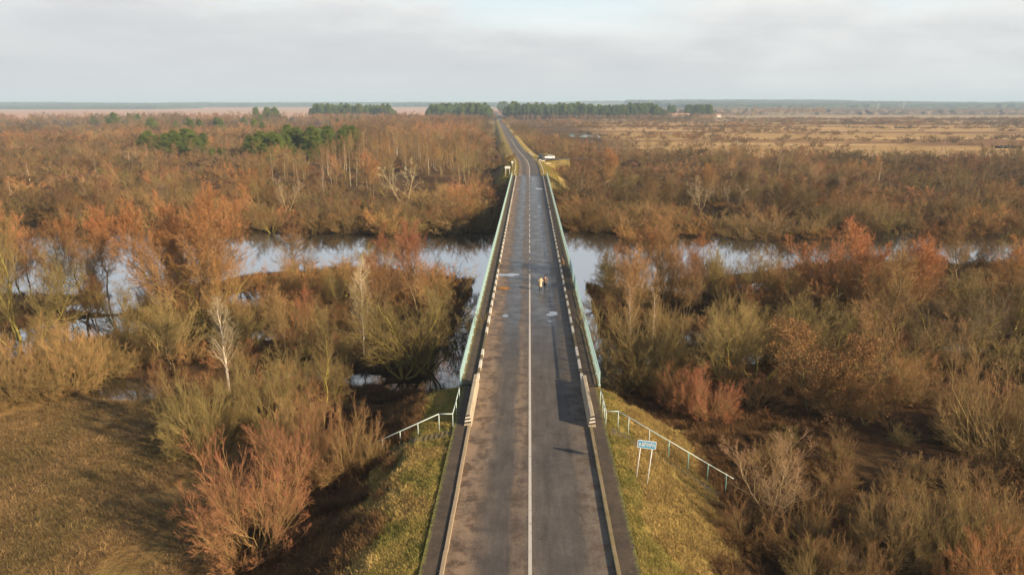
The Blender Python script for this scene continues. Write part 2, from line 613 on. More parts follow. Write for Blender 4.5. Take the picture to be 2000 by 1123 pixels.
    spot = t.math('MULTIPLY', t.ramp(vo.outputs['Distance'], (0.05, 1.0), (0.16, 0.0)), t.ramp(u, (0.14, 1.0), (0.2, 0.0), (0.8, 0.0), (0.86, 1.0)))
    c = t.mix(t.math('MULTIPLY', spot, 0.8), c, (0.025, 0.02, 0.017))
    t.set(b, 'Base_Color', c)
    rg = t.math('SUBTRACT', 0.88, t.math('MULTIPLY', wet, t.ramp(n_blot, (0.38, 0.36), (0.6, 0.58))))
    t.set(b, 'Roughness', rg)
    t.set(b, 'Specular_IOR_Level', 0.4)
    bump(t, b, t.math('ADD', n_grit, n_fine), 0.25, 0.02)
    return m


M['road'] = road_mat()


def walk_mat():
    m, t, b = material('walkway')
    pos = t.n('ShaderNodeNewGeometry').outputs['Position']
    lat = t.n('ShaderNodeAttribute', {'attribute_name': 'lat'}).outputs['Fac']
    n = t.noise(pos, 0.7, 6, 0.65)
    n2 = t.noise(pos, 6.0, 4, 0.7)
    n3 = t.noise(pos, 2.2, 5, 0.7)
    c = t.mix(t.ramp(n, (0.35, 0.0), (0.65, 1.0)), (0.040, 0.029, 0.021), (0.075, 0.055, 0.038))
    c = t.mix(t.ramp(n3, (0.6, 0.0), (0.72, 0.6)), c, (0.17, 0.12, 0.085))
    moss = t.math('MULTIPLY', t.ramp(lat, (0.72, 0.0), (0.97, 1.0)), t.ramp(n2, (0.38, 0.0), (0.58, 1.0)))
    c = t.mix(moss, c, (0.16, 0.16, 0.022))
    c = t.mix(1.0, c, t.ramp(n2, (0.3, 0.75), (0.7, 1.25)), 'MULTIPLY')
    t.set(b, 'Base_Color', c)
    t.set(b, 'Roughness', 0.9)
    bump(t, b, n2, 0.3, 0.03)
    return m


M['walk'] = walk_mat()


def concrete(name, c, moss=0.0):
    m, t, b = material(name)
    pos = t.n('ShaderNodeNewGeometry').outputs['Position']
    n = t.noise(pos, 1.1, 6, 0.7)
    n2 = t.noise(pos, 9.0, 4, 0.7)
    k = t.mix(1.0, c, t.ramp(n, (0.3, 0.68), (0.7, 1.25)), 'MULTIPLY')
    k = t.mix(1.0, k, t.ramp(n2, (0.3, 0.8), (0.7, 1.18)), 'MULTIPLY')
    if moss:
        k = t.mix(t.math('MULTIPLY', t.ramp(n, (0.42, 0.0), (0.62, 1.0)), moss), k, (0.12, 0.095, 0.02))
    t.set(b, 'Base_Color', k)
    t.set(b, 'Roughness', 0.88)
    bump(t, b, n2, 0.25, 0.02)
    return m


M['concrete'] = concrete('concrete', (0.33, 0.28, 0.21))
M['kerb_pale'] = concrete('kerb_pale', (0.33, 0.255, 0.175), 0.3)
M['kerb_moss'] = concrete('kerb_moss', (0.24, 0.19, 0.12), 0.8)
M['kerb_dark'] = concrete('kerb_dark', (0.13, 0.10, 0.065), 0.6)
M['girder'] = concrete('girder', (0.25, 0.23, 0.2))
M['white_paint'] = simple('white_paint', (0.56, 0.52, 0.46), 0.7, 0, 0.18, 2.0)
M['black_paint'] = simple('black_paint', (0.03, 0.027, 0.025), 0.7)
M['rail_paint'] = simple('rail_paint', (0.31, 0.47, 0.465), 0.5, 0, 0.15, 1.5)
M['pipe_paint'] = simple('pipe_paint', (0.40, 0.50, 0.49), 0.45, 0, 0.15, 2.0)
M['post_paint'] = simple('post_paint', (0.20, 0.50, 0.47), 0.5, 0, 0.3, 3.0)
M['sign_blue'] = simple('sign_blue', (0.06, 0.29, 0.50), 0.45, 0, 0.08, 2.0)
M['sign_white'] = simple('sign_white', (0.60, 0.60, 0.58), 0.5, 0, 0.05)
M['galv'] = simple('galvanised_steel', (0.50, 0.50, 0.48), 0.5, 0.3, 0.12)
M['car_white'] = simple('car_white', (0.75, 0.75, 0.74), 0.25, 0, 0.03)
M['glass_dark'] = simple('glass_dark', (0.02, 0.025, 0.03), 0.1, 0, 0.05)
M['rubber'] = simple('rubber', (0.02, 0.02, 0.02), 0.8, 0, 0.1)
M['lamp_red'] = simple('lamp_red', (0.45, 0.02, 0.02), 0.3, 0, 0.05)
M['wood_grey'] = simple('wood_grey', (0.22, 0.18, 0.14), 0.9, 0, 0.3, 3)


def paint_line_mat():
    m, t, b = material('road_paint')
    pos = t.n('ShaderNodeNewGeometry').outputs['Position']
    n = t.noise(pos, 3.0, 6, 0.75)
    t.set(b, 'Base_Color', t.mix(t.ramp(n, (0.56, 0.0), (0.68, 0.75)), (0.46, 0.43, 0.39), (0.09, 0.08, 0.07)))
    t.set(b, 'Roughness', 0.7)
    return m


M['line'] = paint_line_mat()

# ------------------------------------------------------------------ ground sheet
def axis(lo, hi, fine_lo, fine_hi, step, grow):
    a = list(np.arange(fine_lo, fine_hi + 1e-6, step))
    s = step
    while a[-1] < hi:
        s = min(s * grow, 420)
        a.append(a[-1] + s)
    s = step
    while a[0] > lo:
        s = min(s * grow, 420)
        a.insert(0, a[0] - s)
    return np.array(a)


gx = axis(-16000, 16000, -75, 75, 0.62, 1.055)
gy = axis(-40, 15000, 18, 165, 0.62, 1.028)
GX, GY = np.meshgrid(gx, gy)
GZ = ground_z(GX, GY)
nx, ny = len(gx), len(gy)
idx = np.arange(nx * ny).reshape(ny, nx)
F = np.stack([idx[:-1, :-1], idx[:-1, 1:], idx[1:, 1:], idx[1:, :-1]], -1).reshape(-1, 4)
me = np_mesh('ground', np.stack([GX, GY, GZ], -1).reshape(-1, 3), F, [M['ground']])


def lerp(a, b, t):
    return a + (b - a) * t[..., None]


def ground_colour(x, y, z):
    A = lambda *c: np.array(c, float)
    c = np.broadcast_to(A(0.135, 0.080, 0.036), x.shape + (3,)).copy()
    n = fbm(x, y, 14, 31)
    c = lerp(c, A(0.10, 0.055, 0.026), smooth(0.45, 0.6, n))
    # silt and dead sedge at the water line
    c = lerp(c, A(0.045, 0.030, 0.017), smooth(0.35, 0.05, z - WATER) * (y < 600))
    # mown meadow in the near corner
    me_ = smooth(64, 58, y) * smooth(-15, -19, x)
    mc = lerp(np.broadcast_to(A(0.30, 0.19, 0.075), c.shape), A(0.19, 0.165, 0.05), smooth(0.5, 0.68, fbm(x, y, 9, 41)) * smooth(52, 40, y))
    mc = lerp(mc, A(0.12, 0.07, 0.032), smooth(-26, -17, x))
    c = lerp(c, mc, me_)
    # embankment slopes: green-gold near the top, brown litter lower down
    u = np.abs(x - xc(y))
    on = (z > WATER + 0.9) & (y < 1200) & (u < 18)
    near = smooth(300, 200, y)
    gg = lerp(np.broadcast_to(A(0.28, 0.22, 0.065), c.shape), A(0.19, 0.18, 0.042), smooth(0.42, 0.62, fbm(x, y, 3.5, 51)))
    gg = lerp(gg, A(0.40, 0.27, 0.095), smooth(0.5, 0.7, fbm(x, y, 6, 52)) * (x > 0))
    gg = lerp(np.broadcast_to(A(0.36, 0.27, 0.09), c.shape), gg, near)
    gg = lerp(gg, A(0.17, 0.19, 0.02), smooth(5.9, 5.3, u) * smooth(0.35, 0.6, fbm(x, y, 1.6, 53)) * (y < 60))
    f = smooth(-2.7, -0.9, z + 1.2 * (fbm(x, y, 5, 54) - 0.5) - zroad(y) + 2.0 * (x > 0) * (1 - 0.95 * smooth(40, 27, y))) * on
    bl = lerp(np.broadcast_to(A(0.115, 0.066, 0.03), c.shape), A(0.075, 0.045, 0.022), smooth(0.4, 0.6, fbm(x, y, 2.2, 55)))
    c = lerp(c, bl, on * 1.0 * (y < 70))
    c = lerp(c, gg, f)
    # open fields: golden sedge beyond the scrub on one side, pale stubble on the other
    w = fbm(x * 0.25, y, 60, 61)
    gold = lerp(np.broadcast_to(A(0.46, 0.30, 0.125), c.shape), A(0.26, 0.14, 0.065), smooth(0.45, 0.6, w))
    fr = smooth(330, 420, y + 60 * (fbm(x, y, 80, 62) - 0.5)) * smooth(40, 90, x)
    c = lerp(c, gold, fr)
    c = lerp(c, A(0.62, 0.42, 0.20), fr * smooth(0.50, 0.60, fbm(x * 0.15, y, 40, 63)) * smooth(1300, 500, y) * 0.9)
    c = lerp(c, A(0.42, 0.30, 0.17), smooth(1050, 1300, y) * smooth(40, 90, x))
    c = lerp(c, A(0.35, 0.28, 0.13), smooth(1800, 2300, y) * smooth(500, 800, x))
    fl = smooth(1150, 1600, y + 300 * (fbm(x, y, 300, 64) - 0.5)) * smooth(-40, -140, x)
    c = lerp(c, A(0.58, 0.34, 0.22), fl)
    c = lerp(c, A(0.15, 0.12, 0.07), smooth(4300, 5000, y))
    return c


gc = ground_colour(GX.ravel(), GY.ravel(), GZ.ravel())
ca = me.color_attributes.new('Col', 'FLOAT_COLOR', 'POINT')
ca.data.foreach_set('color', np.concatenate([gc, np.ones((len(gc), 1))], 1).astype(np.float32).ravel())
struct('ground', me)

wv = np.array([(-700, -38, WATER), (700, -38, WATER), (700, 900, WATER), (-700, 900, WATER)], float)
struct('water', np_mesh('water', wv, np.array([[0, 1, 2, 3]]), [M['water']]))

# ------------------------------------------------------------------ road, walkways and markings
def ribbon(name, ys, lats, mat, dz, latval=None, crown=0.0):
    L = np.asarray(lats, float)
    Y = np.asarray(ys, float)
    X = xc(Y)[:, None] + L[None, :]
    Z = zroad(Y)[:, None] + dz - crown * np.abs(L)[None, :]
    V = np.stack([X, np.broadcast_to(Y[:, None], X.shape), Z], -1).reshape(-1, 3)
    i = np.arange(V.shape[0]).reshape(len(Y), len(L))
    F_ = np.stack([i[:-1, :-1], i[:-1, 1:], i[1:, 1:], i[1:, :-1]], -1).reshape(-1, 4)
    me_ = np_mesh(name, V, F_, [mat])
    a = me_.attributes.new('lat', 'FLOAT', 'POINT')
    lv = L if latval is None else np.asarray(latval, float)
    a.data.foreach_set('value', np.broadcast_to(lv[None, :], X.shape).ravel().astype(np.float32))
    return me_


ROAD_Y = np.concatenate([np.arange(-30, 236, 6), np.arange(236, 460, 3), np.geomspace(460, 2400, 60)])
near_y = ROAD_Y[ROAD_Y <= 219]
far_y = np.concatenate([[219], ROAD_Y[ROAD_Y > 219]])
struct('road', ribbon('road', near_y.tolist() + [219.0], np.linspace(-3.98, 3.98, 9), M['road'], 0.03, crown=0.004))
struct('road', ribbon('road', far_y, np.linspace(-3.55, 3.55, 9), M['road'], 0.026))
# junction apron of the side road
ap = np.array([(3.3, 286), (3.3, 310), (9, 304), (18, 303), (24, 303.5), (24, 300), (18, 298), (9, 293)], float)
apz = np.array([zroad(p[1]) + 0.018 for p in ap])
struct('road', np_mesh('road', np.column_stack([ap, apz]), np.array([range(8)]), [M['road']]))

for s in (-1, 1):                                                        # approach footpaths on the embankment
    la = [4.18 * s, 4.7 * s, 5.14 * s]
    lv = [0.0, 0.5, 1.0]
    if s < 0:
        la, lv = la[::-1], lv[::-1]
    struct('footpath', ribbon('footpath', np.arange(-30, B0 + 0.1, 3), la, M['walk'], 0.09, lv))


def marking(y0, y1, u, w, dz=0.041):
    ys = np.linspace(y0, y1, max(2, int((y1 - y0) / 6) + 1))
    return struct('lane_marking', ribbon('lane_marking', ys, [u - w / 2, u + w / 2], M['line'], dz))


marking(-25, 88.5, 0.0, 0.17)
for (a, b_) in ((90.5, 91.4), (92.6, 93.1), (97.5, 98.3), (102, 104.6), (105.5, 107.8), (109.5, 113), (114.5, 118.5), (120, 123), (125, 129), (131, 135), (137, 140),
                (146, 149), (152, 155), (160, 163), (166, 169), (173, 176), (181, 184), (188, 191), (196, 200), (205, 209)):
    marking(a, b_, 0.0, 0.15)
marking(213, 520, 0.0, 0.2)
marking(206, 214, 1.0, 0.12)

rngp = np.random.RandomState(5)
PUDDLES = [(992, 537, 1.2, 0.95, ''), (1079, 613, 0.62, 0.7, ''), (987, 617, 0.4, 0.4, ''), (1074, 628, 0.2, 0.2, ''),
           (1052, 369, 0.8, 1.4, ''), (1012, 370, 0.4, 0.6, ''), (1053, 404, 0.35, 0.7, ''), (1018, 343, 0.5, 0.8, '')]


def puddle_mat():
    m, t, b = material('puddle')
    t.set(b, 'Base_Color', (0.045, 0.04, 0.035, 1))
    t.set(b, 'Roughness', 0.06)
    t.set(b, 'IOR', 2.0)
    return m


M['puddle'] = puddle_mat()
for px, py, rx, ry, _ in PUDDLES:
    c = at(px, py, 0.03)
    n = 28
    a = np.linspace(0, 2 * np.pi, n, endpoint=False)
    k = 1 + 0.28 * np.sin(2 * a + rngp.rand() * 6) + 0.16 * np.sin(3 * a + rngp.rand() * 6) + 0.10 * np.sin(5 * a + rngp.rand() * 6)
    V = np.column_stack([c[0] + rx * k * np.cos(a), c[1] + ry * k * np.sin(a), np.full(n, 0.0365)])
    struct('puddle', np_mesh('puddle', V, np.array([range(n)]), [M['puddle']]))

# a smear of leaf litter washed against the kerb
def litter(px, py, n, rx, ry, seed, col):
    rg = np.random.RandomState(seed)
    c = at(px, py, 0.035)
    V, Fc = [], []
    for i in range(n):
        p = c + np.array([rg.randn() * rx, rg.randn() * ry, 0.0])
        a, l = rg.rand() * 6.3, 0.05 + 0.05 * rg.rand()
        d = np.array([math.cos(a), math.sin(a), 0]) * l
        e = np.array([-math.sin(a), math.cos(a), 0]) * l * 0.5
        h = np.array([0, 0, 0.012 + 0.02 * rg.rand()])
        k = len(V)
        V += [p - d, p + e + h, p + d + h * 0.4, p - e]
        Fc.append((k, k + 1, k + 2, k + 3))
    o = link('leaf_litter', np_mesh('leaf_litter', np.array(V), np.array(Fc), [col]))
    return stuff(o, 'orange brown leaf litter lying on the carriageway beside the pale kerb', 'leaf litter')


M['litter'] = simple('leaf_litter', (0.42, 0.20, 0.045), 0.85, 0, 0.3, 2)
litter(984, 563, 420, 0.34, 0.30, 3, M['litter'])

# ------------------------------------------------------------------ bridge
bridge = empty('road_bridge', (0, B0, 0), 'long straight concrete road bridge with dark walkways crossing the flooded river', 'bridge')
LB = B1 - B0


def bx(name, mb, mats, par):
    o = mb.obj(name, mats, par)
    return o


mb = MB()
mb.box((0, LB / 2, -0.27), (10.9, LB, 0.52))
bx('deck', mb, M['girder'], bridge)
for xg in (-4.4, -2.2, 0, 2.2, 4.4):
    bx('girder', MB().box((xg, LB / 2, -1.08), (0.55, LB - 1.0, 1.09)), M['girder'], bridge)
for k in range(1, 8):
    y = LB * k / 8
    p = bx('pier', MB().box((0, y, -2.1), (10.4, 1.1, 0.9), bevel=0.06), M['girder'], bridge)
    for xp in (-3.6, 0, 3.6):
        q = MB().bar((xp, y, -8.2), (xp, y, -2.55), 0.5, 16).obj('column', M['girder'], p)
for yy in (0.35, LB - 0.35):
    bx('abutment', MB().box((0, yy, -1.6), (10.7, 0.7, 2.1)), M['girder'], bridge)
for s in (-1, 1):
    la = [4.26 * s, 4.8 * s, 5.30 * s]
    lv = [0.0, 0.5, 1.0]
    if s < 0:
        la, lv = la[::-1], lv[::-1]
    w = link('walkway', ribbon('walkway', np.arange(B0, B1 + 0.1, 3), la, M['walk'], 0.17, lv), bridge)
    w.matrix_parent_inverse = Matrix.Translation((0, -B0, 0))
    edge = MB().box((5.33 * s, LB / 2, 0.10), (0.22, LB, 0.22), bevel=0.02)
    bx('edge_beam', edge, M['kerb_moss'], bridge)
    kb = MB()
    st = 3.1
    n = int(LB / st)
    for i in range(n):
        y0 = i * LB / n
        kb.box((4.11 * s, y0 + LB / n / 2, 0.165), (0.22, LB / n - 0.03, 0.31), bevel=0.025)
    k_ = bx('kerb', kb, M['kerb_dark'], bridge)
    rr = random.Random(4 + s)
    for i in range(n):
        if rr.random() < 0.04:
            continue
        y0 = i * LB / n
        L_ = LB / n * rr.uniform(0.45, 0.74)
        bx('kerb_mark', MB().box((4.105 * s, y0 + L_ / 2 + 0.15, 0.168), (0.218, L_, 0.318), bevel=0.02), M['white_paint'], k_)

# railings along the bridge: bays of pickets between posts
def railing(s, label):
    root = empty('bridge_railing', (5.33 * s, B0, 0.21), label, 'railing', 'railings along both bridge edges')
    n = 70
    st = LB / n
    pm = MB()
    pm.box((0, st / 2, 1.08), (0.09, st - 0.06, 0.07)).box((0, st / 2, 0.14), (0.05, st - 0.06, 0.05))
    for k in range(19):
        pm.box((0, 0.10 + k * (st - 0.2) / 18, 0.61), (0.034, 0.030, 0.90))
    pme = pm.mesh('railing_panel', M['rail_paint'])
    pom = MB().box((0, 0, 0.57), (0.10, 0.10, 1.14), bevel=0.01).box((0, 0, 0.02), (0.2, 0.2, 0.035)).mesh('railing_post', M['rail_paint'])
    for i in range(n):
        link('panel', pme, root, (0, i * st, 0))
    for i in range(n + 1):
        link('post', pom, root, (0, i * st, 0))
    return root


railing(-1, 'pale turquoise picket railing along the meadow side of the bridge, brightly sunlit')
railing(1, 'greener turquoise picket railing along the road sign side of the bridge')

# concrete parapet blocks at the near end of the bridge
def parapet(s, label):
    y0, y1 = 43.9, 51.4
    root = empty('concrete_barrier', (4.18 * s, y0, 0.03), label, 'barrier', 'concrete barriers at the near bridge end')
    L_ = y1 - y0
    prof = [(-0.26, 0.0), (0.26, 0.0), (0.24, 0.2), (0.15, 0.8), (0.12, 0.84), (-0.12, 0.84), (-0.15, 0.8), (-0.24, 0.2)]
    b_ = MB().prism(prof, 0.0, L_, 'Y')
    bmesh.ops.bevel(b_.bm, geom=[e for e in b_.bm.edges], offset=0.015, segments=1, affect='EDGES')
    b_.obj('block', M['concrete'], root)
    for k in range(5):                                                    # striped end face
        z0, z1 = 0.22 + k * 0.12, 0.22 + (k + 1) * 0.12
        hw = lambda z: (0.24 - 0.09 * (z - 0.2) / 0.6) - 0.01
        sk = 0.07
        pts = [(-hw(z0), -0.012, z0), (hw(z0), -0.012, z0 + sk), (hw(z1), -0.012, z1 + sk - 0.001), (-hw(z1), -0.012, z1 - 0.001)]
        m2 = MB()
        A = [m2.bm.verts.new(p) for p in pts]
        B_ = [m2.bm.verts.new((p[0], 0.01, p[2])) for p in pts]
        m2.bm.faces.new(A)
        m2.bm.faces.new(B_[::-1])
        for i in range(4):
            j = (i + 1) % 4
            m2.bm.faces.new((A[j], A[i], B_[i], B_[j]))
        m2.obj('stripe', M['white_paint'] if k % 2 else M['black_paint'], root)
    return root


parapet(-1, 'pale sunlit concrete barrier with striped end on the meadow side kerb')
parapet(1, 'shaded concrete barrier with striped end on the road sign side kerb')

# kerbs on the near approach
def approach_kerb(s, mat, label):
    root = empty('kerb', (4.08 * s, -30, 0), label, 'kerb', 'kerbs of the near approach')
    rr = random.Random(9 + s)
    for i in range(25):
        y0 = 0.0 + i * 3.0
        if -30 + y0 > 43.8:
            break
        L_ = min(3.0, 43.85 - (-30 + y0)) - 0.02
        MB().box((rr.uniform(-0.012, 0.012), y0 + L_ / 2, 0.085), (0.2, L_, 0.17), rr.uniform(-0.004, 0.004), bevel=0.02).obj('kerb_stone', mat, root)
    return root


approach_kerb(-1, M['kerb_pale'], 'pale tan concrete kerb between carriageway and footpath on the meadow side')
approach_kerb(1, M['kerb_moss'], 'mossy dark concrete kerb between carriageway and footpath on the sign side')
g = at(1160, 887, 0.03)
dr = empty('drain', (g[0], g[1], 0.03), 'dark square drain grate set in the road against the mossy kerb', 'drain')
MB().box((0, 0, 0.006), (0.5, 0.42, 0.012)).obj('frame', M['rubber'], dr)
gr = MB()
for k in range(6):
    gr.box((-0.18 + k * 0.072, 0, 0.016), (0.03, 0.34, 0.014))
gr.obj('grate', M['wood_grey'], dr)

# ------------------------------------------------------------------ stair handrails down both slopes
def handrail(pts, extra, label):
    """pts: rail polyline in world space; posts stand at every point and at extra fractions along the last leg"""
    root = empty('handrail', (pts[0][0], pts[0][1], gz(pts[0][0], pts[0][1])), label, 'handrail', 'stair handrails beside the bridge end')
    o0 = Vector(root.location)
    P = [Vector(p) - o0 for p in pts]
    b_ = MB()
    for a, c in zip(P, P[1:]):
        b_.bar(a, c, 0.032, 8)
    for p in P:
        b_.ball(p, (0.034,) * 3, 1)
    b_.obj('rail', M['pipe_paint'], root)
    spots = P[:-1] + [P[-2].lerp(P[-1], t) for t in extra]
    for p in spots:
        w = p + o0
        z = max(gz(w.x, w.y) - 0.08, w.z - 1.25) - o0.z
        MB().bar((p.x, p.y, z), (p.x, p.y, p.z), 0.028, 8).obj('post', M['pipe_paint'] if w.z > -0.9 else M['post_paint'], root)
    return root


def steps(pts, label, w=1.0):
    """shallow concrete stair slabs going down the slope under the rail"""
    root = empty('stair_flight', (pts[0][0], pts[0][1], gz(*pts[0][:2])), label, 'stairs', 'stairs down the embankment slopes')
    o0 = Vector(root.location)
    a, b_ = Vector(pts[0]), Vector(pts[1])
    n = int((b_ - a).length / 0.34)
    for i in range(n):
        p = a.lerp(b_, (i + 0.5) / n)
        z = gz(p.x, p.y)
        MB().box((p.x - o0.x, p.y - o0.y, z - o0.z + 0.02), (0.38, w, 0.14), bevel=0.015).obj('step', M['kerb_dark'], root)
    return root


Lp = [at(897, 757, 1.15), at(891, 782, 1.08), at(884, 808, 1.0), at(857, 808, 1.0), at(728, 862, -1.0)]
Lp[-1] = np.array([Lp[-2][0] - 5.1, Lp[-2][1] - 0.1, -1.45])
handrail([tuple(p) for p in Lp], (0.28, 0.52, 0.76, 0.97), 'pale turquoise pipe handrail descending the shaded slope on the meadow side')
steps([(Lp[3][0] + 0.9, Lp[3][1] - 0.75), (Lp[4][0] - 1.0, Lp[4][1] - 0.75)], 'narrow dark stair flight down the slope beside the meadow side handrail', 0.9)
Rp = [at(1173, 762, 1.2), at(1178, 778, 1.15), at(1181, 792, 1.05), at(1184, 803, 1.0), at(1208, 803, 1.0)]
e = np.array([Rp[-1][0] + 7.9, Rp[-1][1] - 0.6, -3.6])
handrail([tuple(p) for p in Rp] + [tuple(e)], (0.09, 0.27, 0.44, 0.61, 0.78, 0.94), 'long pale pipe handrail descending the sunlit golden slope behind the sign')
steps([(Rp[4][0] - 0.6, Rp[4][1] - 0.8), (e[0], e[1] - 0.8)], 'overgrown stair flight down the golden slope beside the long handrail', 0.9)

# ------------------------------------------------------------------ the river sign
def river_sign():
    bl, br = at(1242, 936, -0.55), at(1264, 943, -0.75)
    cx, cy = (bl[0] + br[0]) / 2, (bl[1] + br[1]) / 2
    z0 = gz(cx, cy)
    ang = R(-6)
    root = empty('river_sign', (cx, cy, z0), 'leaning blue river name sign with white border on two white posts', 'sign', rz=ang)
    root.rotation_euler = (0, R(4.5), ang)
    for x in (-0.34, 0.34):
        zz = gz(cx + x, cy) - z0 - 0.15
        MB().bar((x, 0, zz), (x, 0, 2.72), 0.032, 10).obj('post', M['sign_white'], root)

    def rounded(w, h, r, y0, y1):
        pr = []
        for (sx, sz, a0) in ((1, 1, 0), (-1, 1, 90), (-1, -1, 180), (1, -1, 270)):
            for k in range(6):
                a = R(a0 + 18 * k)
                pr.append((sx * (w / 2 - r) + r * math.cos(a), sz * (h / 2 - r) + r * math.sin(a)))
        m_ = MB()
        m_.prism([(p[0], p[1]) for p in pr], y0, y1, 'Y')
        return m_
    zc = 2.47
    o = rounded(1.10, 0.50, 0.06, -0.055, -0.03).obj('panel', M['sign_white'], root)
    o.location = (0, 0, zc)
    o2 = rounded(1.02, 0.42, 0.04, -0.060, -0.05).obj('face', M['sign_blue'], o)
    fc = bpy.data.curves.new('name', 'FONT')
    fc.body = 'р.ШЧАРА'
    fc.align_x, fc.align_y = 'CENTER', 'CENTER'
    fc.size = 0.30
    fc.space_character = 1.08
    fc.extrude = 0.004
    fc.offset = 0.013
    to = bpy.data.objects.new('name', fc)
    COL.objects.link(to)
    dg = bpy.context.evaluated_depsgraph_get()
    tm = bpy.data.meshes.new_from_object(to.evaluated_get(dg))
    bpy.data.objects.remove(to)
    tm.materials.clear()
    tm.materials.append(M['sign_white'])
    t_ = link('lettering', tm, o, (0, -0.066, 0.0), (R(90), 0, 0))
    xs = [v.co.x for v in tm.vertices]
    k = 0.92 / max(0.01, max(xs) - min(xs))
    t_.scale = (k, 1.0, 1.0)


river_sign()

# ------------------------------------------------------------------ things beyond the bridge
def guard_rail(pts, label, gap=3.0):
    root = empty('guard_rail', (pts[0][0], pts[0][1], gz(*pts[0])), label, 'guard rail', 'guard rails beyond the bridge')
    o0 = Vector(root.location)
    P = [Vector((x, y, max(gz(x, y), -3.2) + 0.62)) - o0 for x, y in pts]
    b_ = MB()
    for a, c in zip(P, P[1:]):
        d = (c - a)
        b_.box((a + c) / 2, (d.length + 0.05, 0.06, 0.2), math.atan2(d.y, d.x))
    b_.obj('beam', M['white_paint'], root)
    for p in P:
        MB().box((p.x, p.y, p.z - 0.36), (0.12, 0.12, 0.75)).obj('post', M['galv'], root)
    return root


def along(u, y0, y1, st=3.2):
    return [(float(xc(y)) + u, y) for y in np.arange(y0, y1, st)]


guard_rail([(-4.35, 219.3), (-4.5, 223), (-4.7, 227)] + along(-4.75, 230, 290), 'white guard rail following the meadow side verge beyond the far bridge end')
guard_rail([(4.35, 219.3), (4.4, 223)] + along(4.45, 226, 282) + [(4.6, 285), (6.2, 288), (8.5, 289.0)],
           'white guard rail curving off into the side road beyond the bridge')
guard_rail([(8.5, 312.5), (6.2, 313), (5.0, 315)] + along(4.4, 317, 356), 'pale guard rail along the road past the side road junction')

bs = empty('road_sign', (*at(989, 345, -1.2)[:2], 0), 'small white road sign on two posts just past the far bridge end', 'sign')
bs.location = (-6.9, 224.5, gz(-6.9, 224.5))
for x in (-0.6, 0.6):
    MB().bar((x, 0, -0.2), (x, 0, 2.9), 0.06, 8).obj('post', M['sign_white'], bs)
MB().box((0, -0.08, 2.55), (1.7, 0.05, 0.75), bevel=0.03).obj('panel', M['sign_white'], bs)
b2 = empty('road_sign', (-5.9, 246, gz(-5.9, 246)), 'tiny single post road sign beside the meadow side guard rail', 'sign')
MB().bar((0, 0, -0.2), (0, 0, 2.6), 0.05, 8).obj('post', M['galv'], b2)
MB().box((0, -0.07, 2.3), (0.7, 0.04, 0.7), bevel=0.02).obj('panel', M['sign_white'], b2)


def car(loc, rz, label, mat):
    root = empty('car', loc, label, 'car', None, rz)
    prof = [(-2.15, 0.35), (-2.2, 0.75), (-1.9, 0.92), (-1.05, 1.0), (-0.45, 1.45), (1.15, 1.48), (1.85, 1.0), (2.1, 0.9), (2.15, 0.4), (1.8, 0.28), (-1.9, 0.28)]
    b_ = MB().prism(prof, -0.85, 0.85, 'Y')
    bmesh.ops.bevel(b_.bm, geom=[e_ for e_ in b_.bm.edges], offset=0.06, segments=2, affect='EDGES')
    b_.obj('body', mat, root)
    for s in (-1, 1):
        MB().prism([(-0.85, 1.02), (-0.42, 1.38), (0.3, 1.41), (0.3, 1.02)], 0.852 * s - 0.012, 0.852 * s + 0.012, 'Y').obj('window', M['glass_dark'], root)
        MB().prism([(0.38, 1.02), (0.38, 1.41), (1.08, 1.40), (1.5, 1.02)], 0.852 * s - 0.012, 0.852 * s + 0.012, 'Y').obj('window', M['glass_dark'], root)
        for x in (-1.35, 1.3):
            w = MB().bar((x, 0.70 * s, 0.33), (x, 0.88 * s, 0.33), 0.33, 18).obj('wheel', M['rubber'], root)
            MB().bar((x, 0.86 * s, 0.33), (x, 0.895 * s, 0.33), 0.19, 14).obj('rim', M['galv'], w)
        MB().box((-2.19, 0.6 * s, 0.68), (0.06, 0.36, 0.15), bevel=0.02).obj('headlight', M['sign_white'], root)
        MB().box((2.13, 0.6 * s, 0.76), (0.06, 0.3, 0.16), bevel=0.02).obj('tail_light', M['lamp_red'], root)
    MB().prism([(-1.02, 1.02), (-0.99, 1.06), (-0.49, 1.44), (-0.52, 1.38)], -0.68, 0.68, 'Y').obj('windscreen', M['glass_dark'], root)
    MB().prism([(1.2, 1.45), (1.24, 1.48), (1.84, 1.05), (1.8, 1.0)], -0.66, 0.66, 'Y').obj('rear_window', M['glass_dark'], root)
    return root


car((8.3, 299.5, gz(8.3, 299.5) + 0.06), R(12), 'white car stopped on the side road beyond the bridge', M['car_white'])
M['car_dark'] = simple('car_dark', (0.03, 0.035, 0.045), 0.3, 0, 0.05)
car((3.6 + 1.4, 304.5, gz(5, 304.5) + 0.06), R(80), 'dark car waiting at the side road mouth behind the white car', M['car_dark'])
yb = 1010.0
car((float(xc(yb)) + 1.9, yb, float(zroad(yb)) + 0.05), R(-87), 'tiny white car far down the road near the pine forest', M['car_white'])

